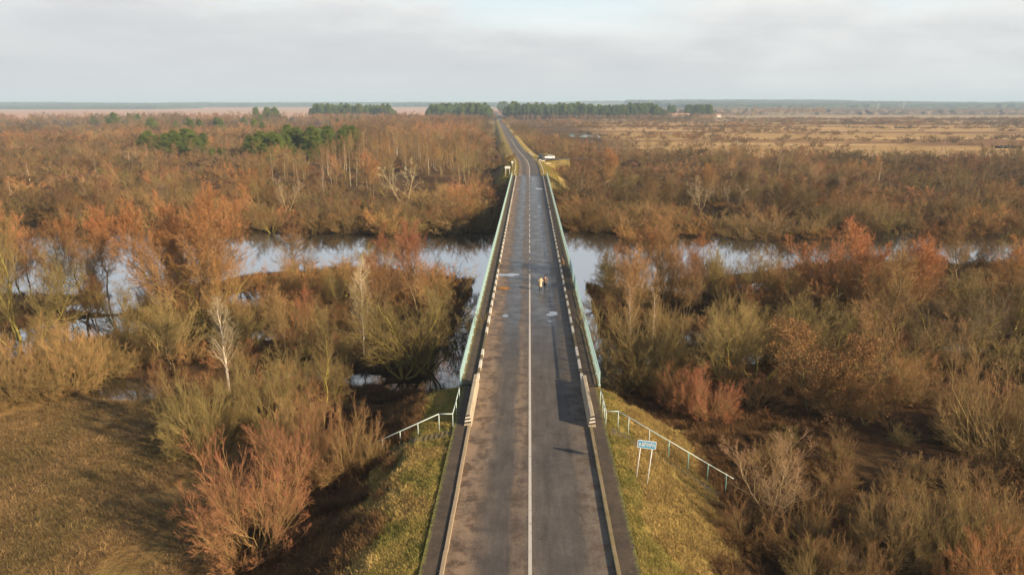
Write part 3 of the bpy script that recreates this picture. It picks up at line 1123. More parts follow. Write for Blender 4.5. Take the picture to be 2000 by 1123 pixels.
# ------------------------------------------------------------------ people and dog
def skin_mesh(name, verts, edges, radii, mat, levels=2, flat=None):
    me_ = bpy.data.meshes.new(name)
    me_.from_pydata([Vector(v) for v in verts], edges, [])
    o = bpy.data.objects.new(name, me_)
    COL.objects.link(o)
    sm = o.modifiers.new('skin', 'SKIN')
    sm.use_smooth_shade = True
    for i, r in enumerate(radii):
        sv = me_.skin_vertices[0].data[i]
        sv.radius = r if hasattr(r, '__len__') else (r, r)
        sv.use_root = (i == 0)
    ss = o.modifiers.new('sub', 'SUBSURF')
    ss.levels = ss.render_levels = levels
    dg = bpy.context.evaluated_depsgraph_get()
    out_ = bpy.data.meshes.new_from_object(o.evaluated_get(dg))
    bpy.data.objects.remove(o)
    out_.materials.clear()
    out_.materials.append(mat)
    return out_


class Skel:
    def __init__(self):
        self.v, self.e, self.r = [], [], []

    def add(self, p, r, par=None):
        self.v.append(p)
        self.r.append(r)
        if par is not None:
            self.e.append((par, len(self.v) - 1))
        return len(self.v) - 1

    def chain(self, par, pts):
        for p, r in pts:
            par = self.add(p, r, par)
        return par


M['skin'] = simple('skin', (0.50, 0.30, 0.21), 0.6, 0, 0.06)
M['hair_dark'] = simple('hair_dark', (0.02, 0.015, 0.012), 0.6, 0, 0.2)
M['coat_cream'] = simple('coat_cream', (0.55, 0.42, 0.27), 0.85, 0, 0.06, 4)
M['jacket_brown'] = simple('jacket_brown', (0.15, 0.11, 0.095), 0.8, 0, 0.12, 4)
M['trousers_dark'] = simple('trousers_dark', (0.018, 0.02, 0.03), 0.85, 0, 0.15)
M['shoe_dark'] = simple('shoe_dark', (0.02, 0.02, 0.022), 0.6, 0, 0.1)
M['shoe_light'] = simple('shoe_light', (0.55, 0.52, 0.48), 0.6, 0, 0.1)


def person(loc, rz, label, h, coat_mat, long_coat, shoe, reach):
    """walks towards +Y; built 1.75 m tall and scaled"""
    root = empty('person', loc, label, 'person', 'couple walking on the bridge', rz)
    k = h / 1.75
    sk = Skel()
    pel = sk.add((0, 0, 0.95), (0.145, 0.11))
    ab = sk.chain(pel, [((0, 0.0, 1.10), (0.13, 0.095)), ((0, 0.01, 1.28), (0.155, 0.11)), ((0, 0.0, 1.42), (0.13, 0.085))])
    nk = sk.chain(ab, [((0, 0.01, 1.50), 0.055), ((0, 0.025, 1.56), 0.06), ((0, 0.035, 1.64), (0.078, 0.092)), ((0, 0.03, 1.72), (0.06, 0.075))])
    sk.add((0, 0.125, 1.635), 0.014, nk - 1)                                    # nose
    feet, hands = [], []
    for s, st in ((-1, 0.20), (1, -0.20)):                                      # legs mid-stride
        hip = sk.add((0.095 * s, 0, 0.90), 0.095, pel)
        kn = (0.10 * s, 0.10 + st * 0.45 if st > 0 else st * 0.25, 0.50)
        an = (0.10 * s, st * (1.0 if st > 0 else 1.35), 0.09 if st > 0 else 0.13)
        a_ = sk.chain(hip, [((0.10 * s, kn[1] * 0.5, 0.70), 0.085), (kn, 0.06), ((0.10 * s, (kn[1] + an[1]) / 2 - 0.02, 0.30), 0.055), (an, 0.04)])
        sk.chain(a_, [((0.105 * s, an[1] + 0.09, 0.05 if st > 0 else 0.06), (0.042, 0.035)), ((0.11 * s, an[1] + 0.17, 0.035), (0.038, 0.022))])
        feet.append((an, s, st))
    for s in (-1, 1):
        sh = sk.add((0.17 * s, 0, 1.40), 0.062, ab)
        sw = -0.12 * s * (1 if s != reach else 0)
        el = (0.25 * s, 0.02 + sw * 0.5 - 0.05, 1.12) if s != reach else (0.25 * s, -0.03, 1.13)
        wr = (0.27 * s, 0.08 + sw, 0.90) if s != reach else (0.25 * s, 0.16, 1.05)
        a_ = sk.chain(sh, [((0.215 * s, -0.01, 1.26), 0.052), (el, 0.042), (((el[0] + wr[0]) / 2, (el[1] + wr[1]) / 2, (el[2] + wr[2]) / 2), 0.038), (wr, 0.027)])
        d = Vector(wr) - Vector(el)
        d.normalize()
        pw = sk.add(tuple(Vector(wr) + d * 0.06), (0.034, 0.018), a_)
        hands.append((Vector(wr), d, s))
    sk_v = [tuple(c * k for c in p) for p in sk.v]
    link('body', skin_mesh('body', sk_v, sk.e, [tuple(c * k for c in r) if hasattr(r, '__len__') else r * k for r in sk.r], M['skin']), root)
    for wr, d, s in hands:                                                     # fingers and thumb, slightly curled
        hs = Skel()
        side = Vector((0, 1, 0)).cross(d)
        side = Vector((0, 1, 0)) - d * d.y
        side.normalize()
        inn = Vector((-s, 0, 0))
        c0 = hs.add(tuple(wr + d * 0.03), (0.026, 0.014))
        c1 = hs.add(tuple(wr + d * 0.085), (0.036, 0.013), c0)
        for f, ln in zip((-0.03, -0.01, 0.01, 0.03), (0.062, 0.078, 0.084, 0.076)):
            b0 = wr + d * 0.095 + side * f
            hs.chain(c1, [(tuple(b0), 0.0085), (tuple(b0 + d * ln * 0.5 + inn * 0.008), 0.0078), (tuple(b0 + d * ln * 0.85 + inn * 0.03), 0.0068)])
        t0 = wr + d * 0.035 + side * 0.03
        hs.chain(c0, [(tuple(t0), 0.011), (tuple(t0 + d * 0.035 + side * 0.022 + inn * 0.01), 0.0095), (tuple(t0 + d * 0.06 + side * 0.028 + inn * 0.018), 0.008)])
        link('hand', skin_mesh('hand', [tuple(c * k for c in p) for p in hs.v], hs.e,
                               [tuple(c * k for c in r) if hasattr(r, '__len__') else r * k for r in hs.r], M['skin'], 1), root)
    # hair cap
    hm = MB().ball((0, 0.02 * k, 1.675 * k), (0.098 * k, 0.11 * k, 0.105 * k), 3)
    for v in hm.bm.verts:
        if v.co.y > 0.06 * k and v.co.z < 1.70 * k:
            v.co.y = 0.06 * k
        if v.co.z < 1.60 * k:
            v.co.z = 1.60 * k - 0.02 * k * random.Random(int(v.co.x * 1e4)).random()
    hm.obj('hair', M['hair_dark'], root)
    # trousers and shoes
    for an, s, st in feet:
        ts = Skel()
        kn = (0.10 * s, 0.10 + st * 0.45 if st > 0 else st * 0.25, 0.50)
        p0 = ts.add((0.085 * s, 0, 0.93), 0.118)
        ts.chain(p0, [((0.10 * s, kn[1] * 0.5, 0.70), 0.102), (kn, 0.080), ((0.10 * s, (kn[1] + an[1]) / 2 - 0.02, 0.30), 0.072), ((an[0], an[1] + 0.005, an[2] - 0.015), 0.064)])
        link('trouser_leg', skin_mesh('trouser_leg', [tuple(c * k for c in p) for p in ts.v], ts.e, [r * k for r in ts.r], M['trousers_dark'], 2), root)
        ss_ = Skel()
        z = 0.045 if st > 0 else 0.06
        q = ss_.add((an[0], an[1] - 0.05, z + 0.01), (0.046, 0.05))
        ss_.chain(q, [((an[0], an[1] + 0.06, z), (0.05, 0.045)), ((an[0] + 0.005 * s, an[1] + 0.18, z - 0.008), (0.045, 0.034))])
        link('shoe', skin_mesh('shoe', [tuple(c * k for c in p) for p in ss_.v], ss_.e, [tuple(c * k for c in r) for r in ss_.r], shoe, 2), root)
    # coat: torso and sleeves in one surface
    cs = Skel()
    q = cs.add((0, 0, 1.10), (0.175, 0.135))
    up = cs.chain(q, [((0, 0.0, 1.28), (0.19, 0.14)), ((0, -0.005, 1.41), (0.165, 0.115)), ((0, 0.005, 1.50), (0.095, 0.085))])
    if long_coat:
        cs.chain(q, [((0, 0, 0.90), (0.20, 0.165)), ((0, 0, 0.66), (0.215, 0.19)), ((0, 0, 0.44), (0.225, 0.205))])
    else:
        cs.chain(q, [((0, 0, 0.94), (0.185, 0.145)), ((0, 0, 0.84), (0.185, 0.15))])
    for s in (-1, 1):
        sw = -0.12 * s * (1 if s != reach else 0)
        el = (0.25 * s, 0.02 + sw * 0.5 - 0.05, 1.12) if s != reach else (0.25 * s, -0.03, 1.13)
        wr = (0.27 * s, 0.08 + sw, 0.90) if s != reach else (0.25 * s, 0.16, 1.05)
        cs.chain(up - 1, [((0.175 * s, 0, 1.395), 0.085), ((0.215 * s, -0.01, 1.26), 0.078), (el, 0.066), (wr, 0.05)])
    link('coat' if long_coat else 'jacket', skin_mesh('coat', [tuple(c * k for c in p) for p in cs.v], cs.e,
         [tuple(c * k for c in r) if hasattr(r, '__len__') else r * k for r in cs.r], coat_mat, 2), root)
    if long_coat:
        hd = MB().ball((0, -0.09 * k, 1.49 * k), (0.14 * k, 0.08 * k, 0.09 * k), 3)
        hd.obj('hood', coat_mat, root)
    return root


w_ = at(1056.5, 568.5, 0.03)
m_ = at(1064.0, 568.0, 0.03)
person((w_[0] - 0.05, w_[1] + 0.15, 0.03), R(2), 'person in long cream hooded coat and dark trousers walking away on the carriageway', 1.70, M['coat_cream'], True, M['shoe_dark'], 1)
person((m_[0] + 0.06, m_[1] + 0.3, 0.03), R(-2), 'taller person in brown jacket and dark trousers walking beside the cream coat', 1.80, M['jacket_brown'], False, M['shoe_dark'], -1)


def dog(loc, rz):
    root = empty('dog', loc, 'tan dog trotting along the dark walkway beside the turquoise railing', 'dog', None, rz)
    M['dog_tan'] = simple('dog_tan', (0.42, 0.24, 0.11), 0.9, 0, 0.15, 8)
    s = Skel()
    ch = s.add((0, 0.22, 0.50), (0.115, 0.145))                                 # deep chest
    be = s.chain(ch, [((0, 0.0, 0.53), (0.10, 0.115)), ((0, -0.22, 0.55), (0.085, 0.095)), ((0, -0.34, 0.55), (0.08, 0.09))])
    hd = s.chain(ch, [((0, 0.36, 0.62), 0.075), ((0, 0.44, 0.72), 0.068), ((0, 0.52, 0.75), (0.068, 0.07))])
    s.chain(hd, [((0, 0.61, 0.725), 0.042), ((0, 0.68, 0.715), 0.032)])
    for q in (-1, 1):
        s.chain(hd, [((0.05 * q, 0.49, 0.82), 0.02), ((0.06 * q, 0.49, 0.87), 0.010)])
        f = 0.07 * q
        s.chain(ch, [((0.085 * q, 0.22 + f * 0.3, 0.38), 0.05), ((0.09 * q, 0.21 + f, 0.21), 0.032), ((0.09 * q, 0.22 + f, 0.05), 0.025), ((0.09 * q, 0.27 + f, 0.025), 0.026)])
        s.chain(be, [((0.085 * q, -0.30, 0.43), 0.068), ((0.09 * q, -0.24 - f, 0.33), 0.045), ((0.09 * q, -0.40 - f, 0.19), 0.028), ((0.09 * q, -0.37 - f, 0.05), 0.025), ((0.09 * q, -0.32 - f, 0.025), 0.026)])
    s.chain(be, [((0, -0.44, 0.60), 0.035), ((0, -0.54, 0.70), 0.03), ((0, -0.55, 0.80), 0.018)])
    link('body', skin_mesh('dog', s.v, s.e, s.r, M['dog_tan'], 2), root)
    return root


d_ = at(1099.5, 516.5, 0.17)
dog((d_[0], d_[1], 0.175), R(8))

# ------------------------------------------------------------------ plant growth
UP = np.array([0, 0, 1.0])


def norm(v):
    return v / np.maximum(np.linalg.norm(v, axis=-1, keepdims=True), 1e-9)


class Pl:
    """a set of polylines of equal point count with radii and a root-to-tip value"""
    def __init__(self, P, R_, tip):
        self.P, self.R, self.tip = P, R_, tip


def branches(rg, par, n_per, t0, t1, ang, ratio, K, up=0.1, wig=0.05, rr=0.6, rtip=0.3, fall=0.5, rmin=0.002, tip=(0.3, 0.7), min_up=None):
    N, Kp = par.P.shape[:2]
    pi = np.repeat(np.arange(N), n_per)
    Mn = len(pi)
    t = t0 + (t1 - t0) * ((np.tile(np.arange(n_per), N) + rg.rand(Mn)) / n_per)
    f = t * (Kp - 1)
    i = np.minimum(f.astype(int), Kp - 2)
    w = (f - i)[:, None]
    A, B = par.P[pi, i], par.P[pi, i + 1]
    pos = A * (1 - w) + B * w
    T = norm(B - A)
    pr = par.R[pi, i] * (1 - w[:, 0]) + par.R[pi, i + 1] * w[:, 0]
    L0 = np.linalg.norm(np.diff(par.P, axis=1), axis=2).sum(1)[pi]
    ref = np.where(np.abs(T[:, 2:3]) > 0.9, np.array([[1.0, 0, 0]]), np.array([[0, 0, 1.0]]))
    U = norm(np.cross(T, ref))
    Vv = np.cross(T, U)
    ph = np.tile(np.arange(n_per), N) * 2.39996 + np.repeat(rg.rand(N) * 6.28, n_per) + rg.randn(Mn) * 0.6
    a = np.radians(ang[0] + (ang[1] - ang[0]) * rg.rand(Mn))[:, None]
    D = np.cos(a) * T + np.sin(a) * (np.cos(ph)[:, None] * U + np.sin(ph)[:, None] * Vv)
    if min_up is not None:
        D[:, 2] = np.maximum(D[:, 2], min_up + 0.1 * rg.randn(Mn))
        D = norm(D)
    L = (L0 * ratio * (1 - fall * t) * (0.65 + 0.6 * rg.rand(Mn)))[:, None, None]
    s = np.linspace(0, 1, K)[None, :, None]
    wn = np.cumsum(rg.randn(Mn, K, 3) * wig, axis=1)
    wn -= wn[:, :1]
    P = pos[:, None] + D[:, None] * L * s + up * L * s * s * UP + wn * L
    r0 = np.maximum(pr * rr, rmin)[:, None]
    sr = np.linspace(0, 1, K)[None]
    Rr = np.maximum(r0 * (1 - sr) + r0 * rtip * sr, rmin * (1 - 0.5 * sr))
    tp = np.broadcast_to(tip[0] + (tip[1] - tip[0]) * sr, Rr.shape)
    return Pl(P, Rr, tp)


def tubes(sets, sides=3):
    Vs, Fs, Ts, off = [], [], [], 0
    for pl in sets:
        P, Rr = pl.P, pl.R
        N, K = P.shape[:2]
        sd = sides if isinstance(sides, int) else sides
        T = np.empty_like(P)
        T[:, 1:-1] = P[:, 2:] - P[:, :-2]
        T[:, 0] = P[:, 1] - P[:, 0]
        T[:, -1] = P[:, -1] - P[:, -2]
        T = norm(T)
        ref = np.where(np.abs(T[:, :1, 2:3]) > 0.95, np.array([1.0, 0, 0]), np.array([0, 0, 1.0]))
        U = norm(np.cross(T, np.broadcast_to(ref, T.shape)))
        V = np.cross(T, U)
        a = np.arange(sd) * 2 * np.pi / sd
        ring = P[:, :, None] + Rr[:, :, None, None] * (np.cos(a)[None, None, :, None] * U[:, :, None] + np.sin(a)[None, None, :, None] * V[:, :, None])
        ii = (np.arange(N * K * sd) + off).reshape(N, K, sd)
        q = np.stack([ii[:, :-1], np.roll(ii[:, :-1], -1, 2), np.roll(ii[:, 1:], -1, 2), ii[:, 1:]], -1).reshape(-1, 4)
        Vs.append(ring.reshape(-1, 3))
        Ts.append(np.repeat(np.asarray(pl.tip).reshape(-1), sd))
        Fs.append(q)
        off += N * K * sd
    return np.concatenate(Vs), np.concatenate(Fs), np.concatenate(Ts)


def stems(rg, n, H, incl, K=7, spread=0.3, r0=0.05, curve=0.25, wig=0.03, rt=0.3, dome=0.25, lo=0.8, tip=(0.0, 0.25), ell=None):
    th = np.radians(incl[0] + (incl[1] - incl[0]) * np.sqrt(rg.rand(n)) if n > 1 else np.array([incl[0]]))
    ph = np.arange(n) * 2.39996 + rg.rand() * 6.28 + rg.randn(n) * 0.4
    D = np.stack([np.sin(th) * np.cos(ph), np.sin(th) * np.sin(ph), np.cos(th)], -1)
    L = (H * (1 - dome * th / 1.2) * (lo + (1.08 - lo) * rg.rand(n)))[:, None, None]
    if ell:
        L = (H * (lo + (1.06 - lo) * rg.rand(n)) / np.sqrt((np.sin(th) / ell) ** 2 + np.cos(th) ** 2))[:, None, None]
    base = np.stack([np.cos(ph) * spread * rg.rand(n), np.sin(ph) * spread * rg.rand(n), np.full(n, -0.25)], -1)
    s = np.linspace(0, 1, K)[None, :, None]
    wn = np.cumsum(rg.randn(n, K, 3) * wig, 1)
    wn -= wn[:, :1]
    P = base[:, None] + D[:, None] * L * s + curve * L * np.sin(th)[:, None, None] * s * s * UP + wn * L
    sr = np.linspace(0, 1, K)[None]
    Rr = np.broadcast_to(r0 * ((1 - sr) + rt * sr), (n, K)) * (0.7 + 0.5 * rg.rand(n, 1))
    return Pl(P, Rr, np.broadcast_to(tip[0] + (tip[1] - tip[0]) * sr, (n, K)))


def finish(name, limb_sets, twig_sets, limb_mat, twig_mat_, sides=(5, 3), shell=None):
    v, f, t = tubes(limb_sets, sides[0])
    a = np_mesh(name + '_limbs', v, f, [limb_mat], t)
    v, f, t = tubes(twig_sets, sides[1])
    zt = v[:, 2]
    hh = np.percentile(zt, 99)
    rad = np.sqrt(zt ** 2 + (v[:, 0] ** 2 + v[:, 1] ** 2) * 0.9) / hh if name == 'shrub' else zt / hh + 0.25 * np.hypot(v[:, 0], v[:, 1]) / hh
    t = t * (0.2 + 0.8 * smooth(0.5, 0.95, rad))
    b_ = np_mesh(name + '_twigs', v, f, [twig_mat_], t)
    return dict(limbs=a, crown=b_, H=float(np.percentile(zt, 99.5)), W=float(np.percentile(np.hypot(v[:, 0], v[:, 1]), 97) * 2))


def shrub(seed, far=False, n=30, incl=(4, 82), H=5.0, sp=0.7, ell=0.66, fine=False, twr=1.0):
    """dome of forking rods from a wide stool"""
    rg = np.random.RandomState(seed)
    if far:
        s0 = stems(rg, 13, H, incl, 4, sp, 0.07, 0.22, 0.04, lo=0.6, ell=ell)
        b1 = branches(rg, s0, 5, 0.25, 1.0, (18, 42), 0.45, 3, 0.10, 0.05, 0.6, 0.5, 0.35, 0.018, (0.2, 0.55))
        b2 = branches(rg, b1, 6, 0.1, 1.0, (15, 48), 0.5, 2, 0.08, 0.04, 0.7, 0.5, 0.4, 0.015, (0.5, 0.8))
        b3 = branches(rg, b2, 6, 0.2, 1.0, (15, 50), 0.58, 2, 0.06, 0.04, 0.8, 0.6, 0.3, 0.022, (0.8, 1.0))
        return finish('shrub', [s0], [b1, b2, b3], M['twig'], M['twig'], (3, 3))
    if fine:
        s0 = stems(rg, n, H, incl, 8, sp, 0.034, 0.20, 0.03, lo=0.84, ell=ell)
        b1 = branches(rg, s0, 6, 0.2, 0.95, (18, 48), 0.46, 4, 0.10, 0.045, 0.62, 0.45, 0.55, 0.010, (0.05, 0.3))
        b2 = branches(rg, b1, 7, 0.12, 1.0, (14, 42), 0.5, 3, 0.10, 0.045, 0.62, 0.5, 0.45, 0.0062, (0.25, 0.6))
        b3 = branches(rg, b2, 7, 0.12, 1.0, (14, 46), 0.62, 2, 0.08, 0.04, 0.75, 0.5, 0.3, 0.0052, (0.6, 1.0))
        return finish('shrub', [s0, b1], [b2, b3], M['twig'], M['twig'], (4, 3))
    s0 = stems(rg, n, H, incl, 7, sp, 0.045, 0.22, 0.035, lo=0.62, ell=ell)
    b1 = branches(rg, s0, 6, 0.22, 0.98, (16, 42), 0.44, 4, 0.12, 0.05, 0.6, 0.4, 0.4, 0.010, (0.1, 0.45))
    b2 = branches(rg, b1, 7, 0.12, 1.0, (15, 46), 0.5, 3, 0.08, 0.05, 0.6, 0.5, 0.45, 0.0085 * twr, (0.35, 0.75))
    b3 = branches(rg, b2, 6, 0.15, 1.0, (14, 46), 0.55, 2, 0.06, 0.04, 0.75, 0.5, 0.3, 0.0078 * twr, (0.75, 1.0))
    return finish('shrub', [s0, b1], [b2, b3], M['twig'], M['twig'], (4, 3))


def broad_tree(seed, far=False, trunks=2, H=14.0, incl=(3, 16), nb=24, ang=(28, 52), ratio=0.36, t0=0.28, droop=0.22, r0=0.17, limb=None, sparse=1.0, tw=1.0, curve=0.15, min_up=None):
    rg = np.random.RandomState(seed)
    limb = limb or M['bark']
    K0 = 6 if far else 12
    s0 = stems(rg, trunks, H, incl, K0, 0.35 if trunks > 1 else 0.0, r0, curve, 0.018 if limb is M['bark'] else 0.006, 0.12, 0.15, 0.85)
    if far:
        b1 = branches(rg, s0, max(6, nb // 2), t0, 1.0, ang, ratio, 3, droop, 0.04, 0.42, 0.4, 0.6, 0.022, (0.15, 0.5), min_up)
        b2 = branches(rg, b1, 6, 0.15, 1.0, (20, 50), 0.5, 2, 0.12, 0.05, 0.6, 0.5, 0.4, 0.02 * tw, (0.45, 0.8))
        b3 = branches(rg, b2, 6, 0.2, 1.0, (20, 50), 0.6, 2, 0.1, 0.05, 0.7, 0.5, 0.3, 0.017 * tw, (0.75, 1.0))
        return finish('tree', [s0], [b1, b2, b3], limb, M['twig'], (4, 3))
    b1 = branches(rg, s0, nb, t0, 0.99, ang, ratio, 6, droop, 0.035 if limb is M['bark'] else 0.02, 0.42 if limb is M['bark'] else 0.3, 0.25, 0.6, 0.012, (0.05, 0.4), min_up)
    b2 = branches(rg, b1, int(10 * sparse), 0.15, 1.0, (20, 48), 0.46, 4, 0.14, 0.05, 0.5, 0.4, 0.45, 0.011 * tw, (0.3, 0.7))
    b3 = branches(rg, b2, int(7 * sparse), 0.12, 1.0, (18, 46), 0.52, 2, 0.1, 0.05, 0.6, 0.5, 0.35, 0.0095 * tw, (0.6, 0.95))
    b4 = branches(rg, b3, 3, 0.25, 1.0, (18, 46), 0.62, 2, 0.08, 0.05, 0.8, 0.5, 0.3, 0.0085 * tw, (0.85, 1.0))
    return finish('tree', [s0, b1], [b2, b3, b4], limb, M['twig'], (6, 3))


def add_leaves(d, mat, rg, n, size):
    me_ = d['crown']
    nv = len(me_.vertices)
    co = np.empty(nv * 3, np.float32)
    me_.vertices.foreach_get('co', co)
    co = co.reshape(-1, 3)
    # leaf clusters: leaves gather about picked twig points
    cen = co[rg.randint(nv // 3, nv, n // 9)]
    p = np.repeat(cen, 9, 0) + rg.randn((n // 9) * 9, 3) * 0.16
    n = len(p)
    a = norm(rg.randn(n, 3))
    b_ = norm(np.cross(a, rg.randn(n, 3)))
    c_ = np.cross(a, b_)
    sz = size * (0.6 + 0.8 * rg.rand(n, 1))
    V = np.stack([p - a * sz, p + b_ * sz * 0.55 + c_ * sz * 0.2, p + a * sz, p - b_ * sz * 0.55 + c_ * sz * 0.2], 1).reshape(-1, 3)
    Fq = np.arange(n * 4).reshape(n, 4)
    v0 = co
    nf = len(me_.polygons)
    fv = np.empty(nf * 4, np.int32)
    me_.polygons.foreach_get('vertices', fv) if False else me_.loops.foreach_get('vertex_index', fv)
    tp = np.empty(nv, np.float32)
    me_.attributes['tip'].data.foreach_get('value', tp)
    d['crown'] = np_mesh('tree_leaves', np.concatenate([v0, V]), np.concatenate([fv.reshape(-1, 4), Fq + nv]), [M['twig'], mat],
                         np.concatenate([tp, np.ones(len(V))]), np.concatenate([np.zeros(nf), np.ones(n)]))
    return d


def pine(seed, H=9.0, young=True, needle=None, far=False):
    rg = np.random.RandomState(seed)
    needle = needle or M['needle']
    s0 = stems(rg, 1, H, (1.5, 1.5), 8, 0.0, 0.13 if young else 0.2, 0, 0.006, 0.15, 0, 1.0)
    nb = 70 if not far else 34
    t0 = 0.10 if young else 0.52
    t = t0 + (1 - t0) * (np.arange(nb) + rg.rand(nb)) / nb
    pos = np.stack([np.interp(t, np.linspace(0, 1, 8), s0.P[0, :, c]) for c in range(3)], -1)
    ph = np.arange(nb) * 2.4 + rg.randn(nb) * 0.4
    if young:
        L = H * 0.25 * (1.08 - t) ** 0.55 * (0.75 + 0.5 * rg.rand(nb)) + 0.25
        el = np.radians(8 + 45 * t + rg.randn(nb) * 8)
    else:
        q = (t - t0) / (1 - t0)
        L = H * 0.15 * np.sqrt(np.clip(1.08 - q ** 2, 0.06, 1)) * (0.6 + 0.7 * rg.rand(nb))
        el = np.radians(-5 + 55 * q + rg.randn(nb) * 12)
    D = np.stack([np.cos(el) * np.cos(ph), np.cos(el) * np.sin(ph), np.sin(el)], -1)
    s = np.linspace(0, 1, 4)[None, :, None]
    P = pos[:, None] + D[:, None] * L[:, None, None] * s + 0.14 * L[:, None, None] * s * s * UP
    sr = np.linspace(0, 1, 4)[None]
    b1 = Pl(P, np.broadcast_to(0.035 * (1 - 0.7 * sr), (nb, 4)) * H / 10, np.broadcast_to(0.5 + 0 * sr, (nb, 4)))
    b2 = branches(rg, b1, 6 if not far else 4, 0.2, 1.0, (25, 60), 0.42, 3, 0.2, 0.05, 0.6, 0.5, 0.4, 0.008)
    # needle tufts: blades around twig points
    src = np.concatenate([b2.P.reshape(-1, 3), b1.P[:, 1:].reshape(-1, 3)])
    nl = 26 if not far else 12
    p = np.repeat(src, nl, 0) + rg.randn(len(src) * nl, 3) * 0.14 * H / 10
    d = norm(rg.randn(len(p), 3) + np.array([0, 0, 0.55]))
    ln = (0.20 if not far else 0.34) * (0.7 + 0.6 * rg.rand(len(p), 1)) * H / 9
    w = norm(np.cross(d, rg.randn(len(p), 3))) * ln * (0.13 if not far else 0.24)
    V = np.stack([p - w, p + w, p + d * ln], 1).reshape(-1, 3)
    nm = np_mesh('pine_needles', V, np.arange(len(V)).reshape(-1, 3), [needle])
    v, f, t_ = tubes([s0, b1], 5)
    return dict(limbs=np_mesh('pine_limbs', v, f, [M['pine_bark']], t_), crown=nm, H=H, W=float(L.max() * 2))


SP = {}                                                                        # kind -> list of variants


def variants(far):
    d = {}
    d['willow_shrub'] = [shrub(11, far), shrub(12, far, 34, (4, 70), 5.4, 0.9, 0.58), shrub(13, far, 26, (6, 86), 4.4, 0.6, 0.85), shrub(14, far, 30, (4, 78), 4.8, 1.5, 0.6),
                         shrub(15, far, 24, (4, 84), 5.0, 1.1, 0.75), shrub(16, far, 36, (3, 60), 5.6, 1.3, 0.5)]
    d['alder_tree'] = [broad_tree(21, far, 2, tw=1.3), broad_tree(22, far, 1, 14, nb=44, tw=1.4), broad_tree(23, far, 3, 13, (5, 20), 22, tw=1.3), broad_tree(24, far, 8, 14, (3, 34), 18, (22, 46), 0.36, 0.3, 0.25, 0.15, curve=0.3, tw=1.9)]
    d['willow_tree'] = [broad_tree(31, far, 6, 11, (8, 50), 13, (25, 50), 0.40, 0.22, 0.2, 0.15, sparse=0.9, curve=0.3),
                        broad_tree(32, far, 5, 10, (8, 58), 15, (25, 55), 0.42, 0.25, 0.2, 0.15, sparse=0.9, curve=0.25),
                        broad_tree(33, far, 5, 8, (5, 36), 16, (24, 48), 0.42, 0.2, 0.2, 0.085, sparse=0.75, tw=0.75, curve=0.25)]
    d['birch_tree'] = [broad_tree(41, far, 1, 12, (2, 2), 36, (24, 40), 0.30, 0.22, 0.05, 0.15, M['birch'], 0.75, 0.8),
                       broad_tree(42, far, 1, 13, (3, 3), 40, (24, 42), 0.27, 0.25, 0.05, 0.15, M['birch'], 0.75, 0.8)]
    d['aspen_tree'] = [broad_tree(51, far, 1, 14, (1, 1), 34, (25, 42), 0.22, 0.35, 0.25, 0.15, M['aspen_bark'], sparse=0.8), broad_tree(52, far, 1, 13, (2, 2), 30, (25, 45), 0.20, 0.4, 0.25, 0.14, M['aspen_bark'], sparse=0.8)]
    return d


NEAR, FAR = variants(False), variants(True)
rg0 = np.random.RandomState(99)
NEAR['oak_tree'] = [add_leaves(broad_tree(61, False, 4, 7.5, (6, 36), 20, (30, 60), 0.42, 0.15, 0.12, 0.10, sparse=0.7, curve=0.3), M['oak_leaf'], rg0, 22000, 0.062)]
NEAR['dead_tree'] = [broad_tree(71, False, 2, 9, (6, 24), 12, (25, 55), 0.34, 0.3, 0.15, 0.10, sparse=0.5, tw=1.0), broad_tree(72, False, 4, 9, (6, 38), 13, (25, 55), 0.42, 0.18, 0.15, 0.11, sparse=0.65, tw=0.95)]
NEAR['pine_tree'] = [pine(81), pine(82, 8.0), pine(83, 10.0)]
NEAR['fine'] = [shrub(101, False, 66, (3, 88), 5.0, 0.7, 0.60, fine=True), shrub(102, False, 60, (3, 84), 5.2, 1.0, 0.55, fine=True), shrub(103, False, 56, (3, 88), 4.6, 1.3, 0.68, fine=True)]
FOREST = [pine(91, 22, False, M['needle_dark'], True), pine(92, 21, False, M['needle_dark'], True), pine(93, 23, False, M['needle'], True), pine(94, 20, False, M['needle_dark'], True)]

# ------------------------------------------------------------------ which plant stands where
RUST, RED, ORANGE = (0.35, 0.15, 0.062), (0.31, 0.108, 0.062), (0.38, 0.175, 0.058)
TAN, OLIVE, BROWN, GREY = (0.28, 0.165, 0.072), (0.19, 0.14, 0.052), (0.205, 0.096, 0.043), (0.165, 0.105, 0.068)
PINK = (0.25, 0.115, 0.072)
LIMB = {'willow_shrub': (0.25, 0.20, 0.06), 'alder_tree': (0.17, 0.12, 0.06), 'willow_tree': (0.24, 0.195, 0.04), 'birch_tree': (0.6, 0.55, 0.45), 'aspen_tree': (0.34, 0.28, 0.18),
        'oak_tree': (0.14, 0.12, 0.04), 'dead_tree': (0.40, 0.29, 0.17), 'pine_tree': (0.2, 0.1, 0.05)}
CNAME = {RUST: 'rusty orange', RED: 'reddish', ORANGE: 'orange', TAN: 'tan', OLIVE: 'olive', BROWN: 'brown', GREY: 'grey brown', PINK: 'pinkish brown'}
PLANTS = []


def plant(kind, var, x, y, h, col, w=1.0, label=None, limb=None, hand=False):
    PLANTS.append(dict(kind=kind, var=var, x=x, y=y, z=gz(x, y), h=h, col=col, w=w, label=label, limb=limb, hand=hand))


def hand(kind, var, px, py, ptop, col, w, label, limb=None):
    z = -5.3
    for _ in range(8):
        p = at(px, py, z)
        z = gz(p[0], p[1])
    h = top_height(p[0], p[1], z, ptop)
    if kind == W_:
        w *= 0.8 if p[1] < 60 else 0.95
    plant(kind, var, p[0], p[1], h, col, w, label, limb, True)


